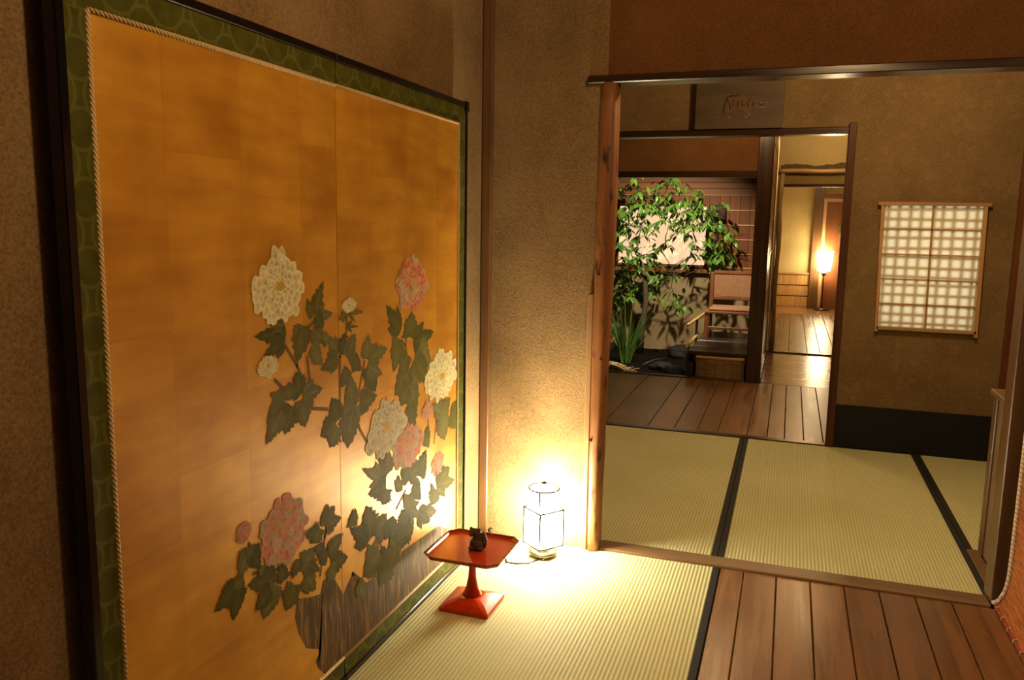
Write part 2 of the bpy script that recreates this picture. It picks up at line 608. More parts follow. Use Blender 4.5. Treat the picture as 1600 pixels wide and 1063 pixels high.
def tag(o, label, cat, group=None, kind=None):
    o['label'] = label
    o['category'] = cat
    if group:
        o['group'] = group
    if kind:
        o['kind'] = kind
    return o


def thing(name, label, cat, loc, group=None, kind=None):
    o = bpy.data.objects.new(name, None)
    o.empty_display_size = 0.05
    finish(o, None, Vector(loc))
    return tag(o, label, cat, group, kind)


def st(o, label, cat):
    return tag(o, label, cat, None, 'structure')


# ------------------------------------------------------------------ the setting: ground, floors
fl = st(box('floor', -3.2, 2.0, -1.6, 6.40, -0.24, -0.055, 'dark_x'), 'brown plank floor of the front room beside the straw mats', 'floor')
FX = [-0.165, -0.084, 0.024, 0.133, 0.240, 0.348, 0.457, 0.565, 0.690]
for a, b in zip(FX[:-1], FX[1:]):
    box('plank', a+0.0012, b-0.0012, -1.5, 2.797, -0.05, 0.0, 'plank', fl, 0.0025)
fc = st(box('floor', -3.2, 1.2, 4.70, 6.36, -0.055, -0.05, 'dark_x'), 'worn plank floor of the corridor beside the garden', 'floor')
CX = [-3.2, -2.9, -2.6, -2.3, -2.03, -1.76, -1.50, -1.26, -1.01, -0.745, -0.59, -0.457, -0.34, -0.172, -0.062, 0.033, 0.137, 0.240, 0.36, 0.50, 0.65, 0.8, 1.0, 1.2]
for a, b in zip(CX[:-1], CX[1:]):
    box('plank', a+0.0015, b-0.0015, 4.702, 6.355, -0.05, random.uniform(-0.0015, 0.0005), 'plank2', fc, 0.0025)
fp = st(box('floor', -0.2, 0.75, 6.40, 7.99, -0.24, -0.05, 'dark_x'), 'glossy crosswise plank floor of the passage past the big post', 'floor')
yy = 6.36
while yy < 7.97:
    y2 = min(yy+0.2, 7.985)
    box('plank', -0.155, 0.70, yy+0.001, y2-0.001, -0.05, 0.0, 'plankx', fp, 0.002)
    yy = y2
fr = st(box('floor', -0.2, 1.6, 7.99, 12.7, -0.24, -0.05, 'dark_x'), 'plank floor of the far room under the standing lamp', 'floor')
RX = [-0.198, -0.085, 0.045, 0.21, 0.327, 0.457, 0.58, 0.70, 0.84, 1.0, 1.2, 1.4]
for a, b in zip(RX[:-1], RX[1:]):
    box('plank', a+0.0015, b-0.0015, 8.04, 11.70, -0.05, 0.0, 'plank2', fr, 0.0025)
box('plank', -0.198, 1.4, 11.703, 12.56, -0.05, 0.0, 'plankx', fr, 0.003)
# garden ground
gv, gf = [], []
for i in range(31):
    for j in range(22):
        x = -3.2+i*0.1045
        y = 6.42+j*0.095
        gv.append((x, y, -0.10+0.02*noise.noise(Vector((x*4, y*4, 0)))))
for i in range(30):
    for j in range(21):
        gf.append((i*22+j, (i+1)*22+j, (i+1)*22+j+1, i*22+j+1))
st(mesh('floor', gv, gf, 'soil', None, True), 'dark bare soil of the small courtyard garden', 'ground')

# ------------------------------------------------------------------ walls and ceilings
WX = -1.075
st(box('wall_left', WX-0.08, WX, -1.6, 2.86, -0.05, CEIL, 'sand'), 'sandy brown plaster wall behind the gold screen', 'wall')
st(box('wall_back', WX, -0.625, 2.80, 2.86, -0.05, CEIL, 'sand'), 'sandy plaster wall behind the glowing floor lantern', 'wall')
st(box('wall_above_beam', -0.625, 1.16, 2.80, 2.86, 1.694, CEIL, 'red'), 'reddish brown plaster strip above the near lintel beam', 'wall')
st(box('wall_right', 0.735, 0.80, -1.6, 2.825, -0.05, CEIL, 'dark_z'), 'dark wooden right wall behind the orange woven panel', 'wall')
st(box('wall_rear', WX, 0.735, -1.66, -1.6, -0.05, CEIL, 'sand'), 'sandy plaster wall behind the viewpoint', 'wall')
st(box('ceiling', -3.3, 1.9, -1.6, 6.5, CEIL, CEIL+0.06, 'ceil'), 'brown board ceiling of the front rooms', 'ceiling')
st(box('ceiling', -0.26, 1.6, 6.5, 12.7, CEIL, CEIL+0.06, 'ceil'), 'brown board ceiling of the passage and far room', 'ceiling')
# small tatami room
st(box('wall_left', WX-0.08, WX, 2.86, 4.66, -0.05, CEIL, 'ante'), 'left plaster wall of the small straw mat room', 'wall')
st(box('wall_right', 1.08, 1.16, 2.86, 4.66, -0.05, CEIL, 'ante'), 'right plaster wall of the small straw mat room', 'wall')
# far wall with a lattice window opening x .50-.86, z .74-1.26
FW0, FW1 = 4.66, 4.72
wx0, wx1, wz0, wz1 = 0.458, 0.898, 0.688, 1.308
wv, wf = [], []
for r in ((0.286, wx0, -0.05, CEIL), (wx1, 1.16, -0.05, CEIL), (wx0, wx1, -0.05, wz0), (wx0, wx1, wz1, CEIL), (WX, 0.286, 1.716, CEIL)):
    o = len(wv)
    wv += boxv(r[0], r[1], FW0, FW1, r[2], r[3])
    wf += [tuple(i+o for i in q) for q in BF]
fwall = st(mesh('wall_far', wv, wf, 'ante'), 'plaster wall with straw flecks behind the hanging paper lattice', 'wall')
# space behind that wall
st(box('wall_behind_window', 0.44, 1.30, 6.34, 6.40, -0.05, CEIL, 'ante'), 'plaster wall of the closet space behind the lattice window', 'wall')
st(box('wall_light_block', 0.385, 0.44, 4.72, 6.40, -0.05, CEIL, 'ante'), 'unseen added wall blocking the window lamp from the corridor planks', 'wall')  # unseen wall, added to keep the window lamp's light out of the corridor
st(box('wall_corridor_right', 1.20, 1.26, 4.72, 6.34, -0.05, CEIL, 'ante'), 'plaster end wall of the corridor', 'wall')
# corridor / garden side
st(box('wall_above_garden', -3.2, -0.268, 6.40, 6.46, 1.60, CEIL, 'red'), 'orange brown plaster strip above the garden opening', 'wall')
st(box('wall_garden_left', -3.26, -3.2, 4.6, 8.5, -0.24, CEIL, 'earth'), 'earthen left wall of the courtyard garden', 'wall')
st(box('ceiling', -3.2, -0.27, 6.5, 7.05, CEIL, CEIL+0.06, 'ceil'), 'board eave over the garden edge, above the view', 'eave')
st(box('wall_garden_back', -3.2, -0.26, 8.44, 8.5, -0.24, 2.4, 'earth'), 'earthen back wall of the courtyard garden', 'wall')
st(box('wall_passage_right', 0.70, 0.76, 6.34, 8.0, -0.05, CEIL, 'yellow'), 'right plaster wall of the passage', 'wall')
pw = []
wv, wf = [], []
for r in ((-0.155, -0.137, -0.05, CEIL), (0.52, 1.5, -0.05, CEIL), (-0.137, 0.52, 1.72, CEIL)):
    o = len(wv)
    wv += boxv(r[0], r[1], 8.0, 8.06, r[2], r[3])
    wf += [tuple(i+o for i in q) for q in BF]
pwall = st(mesh('wall_passage_end', wv, wf, 'yellow'), 'yellow plaster wall above the bamboo pole at the passage end', 'wall')
box('olive_plaster_strip', -0.137, 0.52, 8.015, 8.05, 1.578, 1.72, 'olive', pwall)
sv = []
ntop = 60
for i in range(ntop+1):
    x = -0.135+0.65*i/ntop
    t = 1.758+0.022*noise.noise(Vector((x*5.3, 0.31, 0.7)))+0.016*noise.noise(Vector((x*17.7, 2.37, 0.4)))+0.008*noise.noise(Vector((x*61.3, 1.1, 0.2)))
    sv += [(x, 7.998, 1.70), (x, 7.998, t), (x, 7.9995, 1.70), (x, 7.9995, t)]
sf = []
for i in range(ntop):
    a, b = i*4, i*4+4
    sf += [(a, b, b+1, a+1), (a+1, b+1, b+3, a+3)]
mesh('dark_plaster_edge', sv, sf, 'stain', pwall)
st(box('wall_far_room_left', -0.26, -0.20, 8.06, 12.6, -0.05, CEIL, 'yellow'), 'left plaster wall of the far room', 'wall')
st(box('wall_far_room_right', 1.4, 1.46, 8.06, 12.6, -0.05, CEIL, 'yellow'), 'right plaster wall of the far room', 'wall')
st(box('wall_far_room_back', -0.2, 1.4, 12.57, 12.63, -0.05, CEIL, 'yellow'), 'pale yellow end wall of the far room above the wainscot', 'wall')

# ------------------------------------------------------------------ posts, beams, thresholds
tn = [0]


def trim(x0, x1, y0, y1, z0, z1, mat, label, cat='beam', bevel=0.003):
    tn[0] += 1
    return st(box('trim_%d' % tn[0], x0, x1, y0, y1, z0, z1, mat, None, bevel), label, cat)


cp = trim(WX+0.002, -1.038, 2.772, 2.80, -0.002, CEIL, 'brown_z', 'thin dark corner post between screen wall and lantern wall', 'post')
trim(-0.690, 0.735, 2.772, 2.865, 1.668, 1.694, 'dark_x', 'long dark lintel beam over the near doorway', 'lintel')
trim(-0.612, 0.678, 2.799, 2.88, -0.05, 0.008, 'sill', 'worn wooden threshold between front planks and straw mats', 'threshold')
# rustic log post
LP = [(0.0, -0.648, -0.603), (0.3, -0.652, -0.600), (0.6, -0.655, -0.596), (0.86, -0.657, -0.590), (1.15, -0.652, -0.584), (1.4, -0.650, -0.585), (1.67, -0.648, -0.586)]
vs, fs = [], []
nl = 16
steps = 28
for i in range(steps+1):
    z = 1.67*i/steps
    for q in range(len(LP)-1):
        if LP[q][0] <= z <= LP[q+1][0]+1e-6:
            t = (z-LP[q][0])/(LP[q+1][0]-LP[q][0])
            xl = LP[q][1]*(1-t)+LP[q+1][1]*t
            xr = LP[q][2]*(1-t)+LP[q+1][2]*t
            break
    cx, hw = (xl+xr)/2, (xr-xl)/2
    for j in range(nl):
        t = 2*PI*(j+0.5)/nl
        e = 0.75
        dx = math.copysign(abs(math.cos(t))**e, math.cos(t))
        dy = math.copysign(abs(math.sin(t))**e, math.sin(t))
        wob = 1+0.06*noise.noise(Vector((dx*2, dy*2, z*7)))
        vs.append((cx+dx*hw*wob, 2.815+dy*0.045*wob, z))
for i in range(steps):
    for j in range(nl):
        fs.append((i*nl+j, i*nl+(j+1) % nl, (i+1)*nl+(j+1) % nl, (i+1)*nl+j))
fs.append(tuple(range(nl))[::-1])
fs.append(tuple(range(steps*nl, (steps+1)*nl)))
tn[0] += 1
lg = st(mesh('trim_%d' % tn[0], vs, fs, 'log', None, True), 'rustic reddish log post with knots between lantern and doorway', 'post')
box('sawn_face', -0.668, -0.645, 2.775, 2.80, 0.0, 0.95, 'logcut', lg, 0.004)
for z, x in ((0.42, -0.640), (0.72, -0.612), (1.02, -0.63), (1.45, -0.605)):
    k_ = lathe('knot', [(0.002, 0), (0.006, 0.002), (0.0045, 0.008), (0.001, 0.012)], (0, 0, 0), 'dark_z', lg, 10)
    k_.location = Vector((x, 2.776, z))-WORLD[lg.name]
    k_.rotation_euler = (PI/2, 0, 0)

# near right pillar and low side wall
trim(0.680, 0.735, 2.828, 2.922, -0.05, 1.668, 'brown_z', 'brown door pillar at the right end of the near threshold', 'pillar')
trim(0.697, 0.736, 2.922, 3.30, -0.05, 0.006, 'sill', 'short floor board filling the gap by the low side wall', 'board')
sw = st(box('wall_side_low', 0.742, 0.80, 2.922, 3.245, -0.05, 0.60, 'sand'), 'low plaster side wall with wooden cap beside the straw mat', 'wall')
box('end_post', 0.734, 0.80, 3.245, 3.30, -0.05, 0.60, 'brown_z', sw, 0.003)
box('cap', 0.725, 0.83, 2.925, 3.315, 0.60, 0.622, 'sill', sw, 0.003)
st(box('wall_side_panel', 0.80, 1.08, 2.86, 2.92, -0.05, CEIL, 'ante'), 'plaster panel behind the near right pillar', 'wall')
trim(1.052, 1.08, 4.618, 4.66, -0.05, CEIL, 'red_z', 'reddish corner post at the right end of the lattice wall', 'post')

# far doorway of the small room
trim(WX, 0.249, 4.628, 4.73, 1.678, 1.712, 'dark_x', 'dark lintel beam under the animal plaque', 'lintel')
trim(0.249, 0.286, 4.632, 4.725, -0.05, 1.735, 'jamb', 'thin brown doorway post left of the paper lattice', 'post')
trim(WX, 0.249, 4.645, 4.70, -0.05, 0.006, 'dark_x', 'thin dark threshold between straw mats and corridor planks', 'threshold')
nb = st(box('baseboard_far', 0.288, 1.050, 4.654, 4.660, 0.0, 0.238, 'navy'), 'blackish navy paper band along the foot of the lattice wall', 'wall panel')

# garden opening
trim(-3.2, -0.27, 6.385, 6.47, 1.553, 1.60, 'dark_x', 'dark lintel beam over the garden opening', 'lintel')
trim(-3.2, -0.272, 6.36, 6.42, -0.24, 0.006, 'dark_x', 'dark sill along the garden edge of the corridor', 'sill')
trim(-0.270, -0.160, 6.38, 6.49, -0.05, CEIL, 'dark_z', 'thick glossy dark post between garden and passage', 'post', 0.006)

# passage: sliding door along the garden, bamboo lintel, log post, threshold
sd = thing('sliding_door', 'dark sliding door seen edge on behind the thick glossy post', 'door', (-0.17, 7.2, 0))
box('door_frame', -0.180, -0.162, 6.50, 6.56, 0.0, 1.9, 'dark_z', sd, 0.002)
box('door_frame', -0.180, -0.162, 7.90, 7.97, 0.0, 1.9, 'dark_z', sd, 0.002)
box('rail', -0.180, -0.162, 6.56, 7.90, 0.0, 0.08, 'dark_z', sd, 0.002)
box('rail', -0.180, -0.162, 6.56, 7.90, 1.82, 1.9, 'dark_z', sd, 0.002)
box('door_panel', -0.175, -0.167, 6.56, 7.90, 0.08, 1.82, 'red_z', sd)
for i in range(5):
    z = 0.38+i*0.29
    box('batten', -0.180, -0.160, 6.56, 7.90, z, z+0.018, 'brown_z', sd)
bl = tube('bamboo_lintel', [(-0.145+0.68*i/12, 7.985, 1.695+0.003*math.sin(i*0.7)) for i in range(13)], [0.021+0.0022*(i % 4 == 0) for i in range(13)], 'bamboo', None, 12)
tag(bl, 'slender bamboo pole across the top of the passage doorway', 'pole')
tn[0] += 1
st(tube('trim_%d' % tn[0], [(-0.117+0.006*math.sin(i*1.3), 8.0, 1.675*i/10) for i in range(11)], [0.021+0.003*math.sin(i*2.1) for i in range(11)], 'logcut', None, 12), 'pale thin log post at the left of the passage doorway', 'post')
trim(-0.096, 0.52, 8.0, 8.05, 1.553, 1.580, 'dark_x', 'narrow dark lintel beneath the bamboo pole', 'lintel')
trim(-0.16, 0.70, 7.986, 8.038, -0.05, 0.012, 'dark_x', 'dark threshold strip between passage and far room', 'threshold')
trim(0.286, 0.405, 12.52, 12.57, 0.0, CEIL, 'brown_z', 'weathered grey brown post behind the far standing lamp', 'post')
trim(0.405, 1.2, 12.535, 12.57, 1.595, 1.655, 'door', 'dark lintel above the far brown door', 'lintel')
# far door
dr = st(box('door_1', 0.455, 1.05, 12.548, 12.57, 0.0, 1.55, 'door'), 'plain reddish brown door beyond the standing lamp', 'door')
box('door_frame', 0.410, 0.455, 12.535, 12.57, 0.0, 1.59, 'lightwood', dr, 0.002)
box('door_frame', 0.455, 1.05, 12.535, 12.57, 1.55, 1.59, 'lightwood_x', dr, 0.002)
# wainscot of the far room
ws = st(box('wainscot_far', -0.2, 0.284, 12.555, 12.569, 0.0, 0.52, 'dark_z'), 'reed wainscot with dark battens under the pale yellow wall', 'wainscot')
nr = 19
for r_ in range(3):
    z0 = 0.02+r_*0.158
    for i in range(nr):
        x = -0.195+i*(0.475/nr)
        box('reed', x+0.001, x+0.475/nr-0.001, 12.546, 12.556, z0+0.008, z0+0.150, 'wainscot', ws)
box('rail', -0.2, 0.284, 12.535, 12.56, 0.494, 0.522, 'lightwood_x', ws, 0.002)
box('rail', -0.2, 0.284, 12.535, 12.56, 0.0, 0.02, 'lightwood_x', ws, 0.002)

# ------------------------------------------------------------------ ceiling lamps (above the frame)
place = ['front room', 'small straw mat room', 'corridor', 'passage', 'far room']
for (loc, wt, colr), nm in zip(LAMPS, place):
    t = thing('ceiling_lamp', 'small round ceiling lamp fixture of the %s, above the view' % nm, 'lamp', (loc[0], loc[1], CEIL-0.03))
    lathe('ceiling_plate', [(0.06, -0.012), (0.07, 0.0), (0.07, 0.03)], (loc[0], loc[1], CEIL-0.03), 'dark_z', t, 20)
t = thing('garden_spotlight', 'small black spotlight under the garden eave, above the view', 'lamp', (GSPOT[0], GSPOT[1], GSPOT[2]))
lathe('housing', [(0.035, 0.02), (0.045, 0.03), (0.045, 0.07), (0.012, 0.085), (0.012, 0.1005)], GSPOT, 'metal', t, 16)

# ------------------------------------------------------------------ tatami mats
def mat_(label, x0, x1, y0, y1, left=True, right=True, z=0.0):
    t = thing('tatami_mat', label, 'tatami mat', ((x0+x1)/2, (y0+y1)/2, -0.05), 'straw mats')
    hw = 0.022
    box('rush_surface', x0+(hw if left else 0), x1-(hw if right else 0), y0, y1, -0.05, z, 'tatami', t, 0.002)
    if left:
        box('cloth_border', x0, x0+hw, y0, y1, -0.05, z+0.0015, 'heri', t, 0.001)
    if right:
        box('cloth_border', x1-hw, x1, y0, y1, -0.05, z+0.0015, 'heri', t, 0.001)
    return t


mat_('straw mat lying beside the gold screen under the red stand', WX+0.002, -0.167, 1.0, 2.797, True, True)
mat_('straw mat at the near end of the gold screen, by the viewpoint', WX+0.002, -0.167, -0.8, 0.997, True, True)
mat_('straw mat behind the rustic log post, left of the middle black border', WX+0.002, -0.184, 2.882, 4.643, True, True)
mat_('broad straw mat in the middle of the doorway', -0.182, 0.697, 2.882, 4.643, True, True)
mat_('narrow straw mat strip right of the rightmost black border', 0.699, 1.05, 3.302, 4.652, True, False)


# ------------------------------------------------------------------ gold folding screen
SX = -1.030          # front face
SB = -1.052          # back
Y0, Y1, YC, ZT = 0.938, 2.525, 1.712, 1.580
CY0, CY1, CZ0, CZ1 = 1.002, 2.462, 0.068, 1.508      # inside the cord
scr = thing('folding_screen', 'two-panel gold leaf folding screen painted with peonies, black frame and green brocade border', 'folding screen', ((SX+SB)/2, (Y0+Y1)/2, 0.0))
FT = 0.018
panels = []
for ya, yb, ca, cb_ in ((Y0, YC-0.0012, CY0, YC-0.0012), (YC+0.0012, Y1, YC+0.0012, CY1)):
    p = box('gold_panel', SB+0.004, SX-0.004, ca, cb_, CZ0, CZ1, 'gold', scr)
    panels.append(p)
    # lacquer frame rails
    box('frame_rail', SB, SX+0.003, ya, yb, ZT-FT, ZT, 'lacquer_black', scr, 0.002)
    box('frame_rail', SB, SX+0.003, ya, yb, 0.0, FT, 'lacquer_black', scr, 0.002)
    # brocade top and bottom strips
    box('brocade_border', SB+0.004, SX-0.002, ya+0.002, yb, CZ1, ZT-FT, 'brocade', scr)
    box('brocade_border', SB+0.004, SX-0.002, ya+0.002, yb, FT, CZ0, 'brocade', scr)
    tube('cord_edging', [(SX-0.003, ca, CZ1), (SX-0.003, cb_, CZ1)], 0.0045, 'cord', scr, 8)
    tube('cord_edging', [(SX-0.003, ca, CZ0), (SX-0.003, cb_, CZ0)], 0.0045, 'cord', scr, 8)
box('frame_rail', SB, SX+0.003, Y0, Y0+FT, FT, ZT-FT, 'lacquer_black', scr, 0.002)
box('frame_rail', SB, SX+0.003, Y1-0.010, Y1, FT, ZT-FT, 'lacquer_black', scr, 0.002)
box('brocade_border', SB+0.004, SX-0.002, Y0+FT, CY0, CZ0, CZ1, 'brocade', scr)
box('brocade_border', SB+0.004, SX-0.002, CY1, Y1-0.010, CZ0, CZ1, 'brocade', scr)
tube('cord_edging', [(SX-0.003, CY0, CZ0), (SX-0.003, CY0, CZ1)], 0.0045, 'cord', scr, 8)
tube('cord_edging', [(SX-0.003, CY1, CZ0), (SX-0.003, CY1, CZ1)], 0.0045, 'cord', scr, 8)
box('crease', SB+0.004, SX-0.0055, YC-0.0012, YC+0.0012, 0.0, ZT, 'rock', scr)
box('corner_fitting', SB, SX+0.006, Y1-0.02, Y1+0.004, 0.0, 0.035, 'metal', scr, 0.002)
box('corner_fitting', SB, SX+0.006, Y1-0.02, Y1+0.004, ZT-0.03, ZT+0.003, 'lacquer_black', scr, 0.002)

PX = SX-0.004       # painted surface


def pl(px, py):
    v = on_x(px, py, PX)
    return (v.y, v.z)


class Paint:
    """flat painted blades and petals lying on a gold panel"""
    def __init__(self):
        self.v, self.f, self.c = [], [], []

    def poly(self, pts, col, h, edge=None):
        o = len(self.v)
        cy = sum(p[0] for p in pts)/len(pts)
        cz = sum(p[1] for p in pts)/len(pts)
        self.v.append((PX+h, cy, cz))
        self.c.append(col)
        for p in pts:
            self.v.append((PX+h, p[0], p[1]))
            self.c.append(edge or col)
        n = len(pts)
        for i in range(n):
            self.f.append((o, o+1+i, o+1+(i+1) % n))

    def build(self, name, parent, mat='paint'):
        return mesh(name, self.v, self.f, mat, parent, False, None, self.c if mat == 'paint' else None)


def blade(P, b, t, wd, col, h, edge=None, lobes=True):
    """leaf from base b to tip t (y,z), with two shoulder lobes"""
    b, t = Vector(b), Vector(t)
    d = t-b
    L = d.length
    if L < 1e-5:
        return
    d /= L
    nrm = Vector((-d.y, d.x))
    prof = [(0, 0.0), (0.10, 0.20), (0.22, 0.40), (0.30, 0.36), (0.44, 0.52), (0.50, 0.36), (0.62, 0.42), (0.68, 0.25), (0.82, 0.22), (0.88, 0.10), (1.0, 0.0)] if lobes else \
           [(0, 0.0), (0.15, 0.20), (0.4, 0.40), (0.68, 0.50), (0.85, 0.46), (0.95, 0.30), (0.97, 0.12), (1, 0.05)]
    if not lobes and random.random() < 0.45:
        prof = [(0, 0.0), (0.12, 0.22), (0.35, 0.44), (0.6, 0.5), (0.8, 0.38), (0.92, 0.20), (1, 0)]
    j1, j2 = random.uniform(0.85, 1.15), random.uniform(0.85, 1.15)
    left = [b+d*(s*L)+nrm*(q*wd*j1*random.uniform(0.9, 1.1)) for s, q in prof]
    right = [b+d*(s*L)-nrm*(q*wd*j2*random.uniform(0.9, 1.1)) for s, q in prof[1:-1]]
    P.poly([tuple(p) for p in left+right[::-1]], col, h, edge)


def strip(P, pts, wd, col, h):
    for a, b in zip(pts[:-1], pts[1:]):
        a, b = Vector(a), Vector(b)
        d = (b-a)
        if d.length < 1e-6:
            continue
        d.normalize()
        n = Vector((-d.y, d.x))*wd/2
        P.poly([tuple(a-d*wd*0.3-n), tuple(b+d*wd*0.3-n), tuple(b+d*wd*0.3+n), tuple(a-d*wd*0.3+n)], col, h)


def z3(q):
    return (320+q[0]/3.127, 360+q[1]/3.127)


def z4(q):
    return (320+q[0]/2.775, 680+q[1]/2.775)


L3 = [(410, 500, 250, 520, 130), (400, 540, 290, 610, 90), (390, 470, 300, 440, 100), (480, 450, 450, 645, 120), (520, 480, 595, 550, 110), (520, 560, 570, 650, 90),
      (530, 420, 575, 265, 70), (530, 420, 625, 405, 90), (530, 430, 500, 340, 60), (540, 410, 575, 470, 80), (655, 610, 600, 520, 70), (655, 615, 570, 680, 80),
      (660, 610, 685, 500, 60), (690, 630, 735, 510, 80), (785, 640, 800, 505, 70), (800, 625, 885, 580, 80), (740, 695, 740, 595, 70), (800, 650, 835, 790, 110),
      (790, 660, 860, 700, 90), (690, 760, 685, 660, 80), (720, 880, 710, 715, 100), (725, 850, 700, 1045, 150), (750, 850, 835, 810, 110), (650, 940, 620, 815, 100),
      (640, 930, 565, 1010, 100), (650, 950, 610, 1065, 120), (470, 810, 445, 695, 120), (470, 820, 575, 770, 100), (470, 820, 490, 960, 120), (430, 850, 390, 1000, 120),
      (400, 840, 320, 800, 110), (380, 870, 300, 1045, 100), (370, 840, 310, 910, 90), (430, 760, 400, 830, 90), (960, 510, 885, 365, 70), (950, 520, 925, 680, 90),
      (1000, 530, 1010, 400, 100), (1010, 560, 1115, 495, 90), (1040, 560, 1100, 650, 100), (1020, 620, 1085, 730, 110), (1000, 680, 930, 800, 120), (1000, 740, 1035, 890, 100),
      (990, 760, 955, 860, 90), (1000, 840, 1020, 970, 80), (990, 600, 960, 700, 90), (1140, 920, 1200, 815, 70), (1195, 890, 1255, 865, 45), (1160, 880, 1170, 1015, 90),
      (1195, 900, 1235, 965, 55), (1160, 900, 1110, 850, 60), (1070, 980, 1095, 1065, 60), (600, 560, 580, 500, 60), (690, 470, 745, 470, 30), (690, 400, 770, 400, 36), (690, 410, 650, 440, 30)]
L4 = [(800, 160, 695, 160, 80), (800, 170, 790, 62, 55), (770, 200, 690, 150, 60), (790, 220, 715, 255, 80), (790, 230, 770, 305, 90), (850, 200, 905, 125, 60),
      (880, 180, 945, 130, 60), (930, 190, 960, 60, 60), (900, 210, 935, 275, 60), (850, 190, 830, 250, 60), (1000, 230, 1065, 135, 60), (1000, 220, 1080, 195, 60),
      (1000, 230, 985, 305, 80), (880, 320, 945, 355, 60), (900, 330, 860, 255, 60), (950, 340, 1005, 330, 70), (870, 340, 850, 410, 80), (920, 330, 975, 380, 60),
      (720, 460, 700, 305, 120), (740, 450, 785, 345, 90), (800, 450, 815, 355, 100), (710, 460, 635, 405, 90), (790, 470, 890, 430, 120), (760, 500, 690, 610, 130),
      (800, 510, 760, 650, 120), (830, 470, 800, 580, 100), (860, 440, 905, 400, 80), (520, 400, 530, 305, 60), (520, 400, 585, 360, 70), (530, 380, 560, 310, 50),
      (500, 430, 435, 430, 90), (500, 400, 470, 470, 80), (520, 500, 470, 490, 80), (510, 500, 520, 560, 60), (530, 520, 595, 430, 60), (540, 570, 615, 530, 80),
      (540, 570, 560, 620, 70), (310, 620, 195, 650, 120), (310, 640, 255, 795, 110), (290, 660, 220, 760, 80), (340, 640, 330, 560, 70), (390, 640, 350, 765, 110),
      (420, 600, 465, 500, 100), (430, 610, 480, 670, 110), (400, 600, 395, 540, 80), (440, 560, 500, 590, 80), (185, 500, 150, 620, 80), (195, 500, 240, 575, 100),
      (140, 640, 40, 770, 90), (150, 650, 125, 790, 80), (170, 620, 120, 660, 70), (230, 600, 260, 570, 50), (190, 480, 190, 540, 60), (640, 400, 650, 320, 60), (660, 640, 690, 700, 60)]
GREENS = [(0.105, 0.100, 0.016), (0.125, 0.118, 0.022), (0.085, 0.086, 0.014), (0.15, 0.145, 0.045)]
PALE = (0.20, 0.19, 0.10)
ycr = YC
P0, P1 = Paint(), Paint()
R0 = Paint()
# rock at the foot of the painting
rock = [(400, 710), (450, 705), (500, 690), (512, 632), (560, 620), (600, 690), (640, 600), (700, 640), (745, 610), (800, 560), (860, 500), (905, 470), (960, 430), (1010, 395), (1050, 405),
        (1062, 440), (1060, 545), (960, 640), (860, 735), (760, 826), (690, 890), (600, 975), (560, 1010), (520, 1050), (490, 1010), (480, 980), (505, 930), (440, 925), (405, 860), (390, 790)]
h = 0.00025
rp = [pl(*z4(q)) for q in rock]
rp = [(min(max(a, CY0+0.004), CY1-0.004), max(b, CZ0+0.004)) for a, b in rp]
bmr = bmesh.new()
fv = [bmr.verts.new((PX+h, a, b)) for a, b in rp]
bmr.faces.new(fv)
bmesh.ops.triangulate(bmr, faces=bmr.faces[:])
bmr.verts.index_update()
rockv = [v.co.copy() for v in bmr.verts]
rockf = [tuple(v.index for v in f.verts) for f in bmr.faces]
bmr.free()
mesh('painted_rock', rockv, rockf, 'rock', panels[1], False)
# stems
stems3 = [[(390, 560), (450, 660), (490, 760)], [(500, 620), (515, 760)], [(695, 410), (690, 520), (660, 620), (660, 900)], [(340, 730), (400, 790)], [(780, 640), (750, 800)],
          [(520, 870), (600, 875)], [(1000, 420), (980, 560), (1000, 700)], [(750, 960), (800, 1050)], [(1090, 920), (1090, 980), (1060, 1040)], [(1130, 930), (1120, 1040)], [(560, 420), (500, 480)]]
stems4 = [[(300, 640), (350, 600), (400, 600)], [(500, 610), (520, 440), (530, 380)], [(190, 470), (240, 590), (320, 580)], [(690, 640), (640, 600), (690, 800)], [(830, 320), (870, 240)], [(500, 700), (590, 460)], [(210, 600), (300, 590)]]
for lst, zz in ((stems3, z3), (stems4, z4)):
    for s_pts in lst:
        pts = [pl(*zz(q)) for q in s_pts]
        strip(P0 if pts[0][0] < ycr else P1, pts, 0.009, (0.16, 0.095, 0.035), 0.0004)
hh = 0.0005
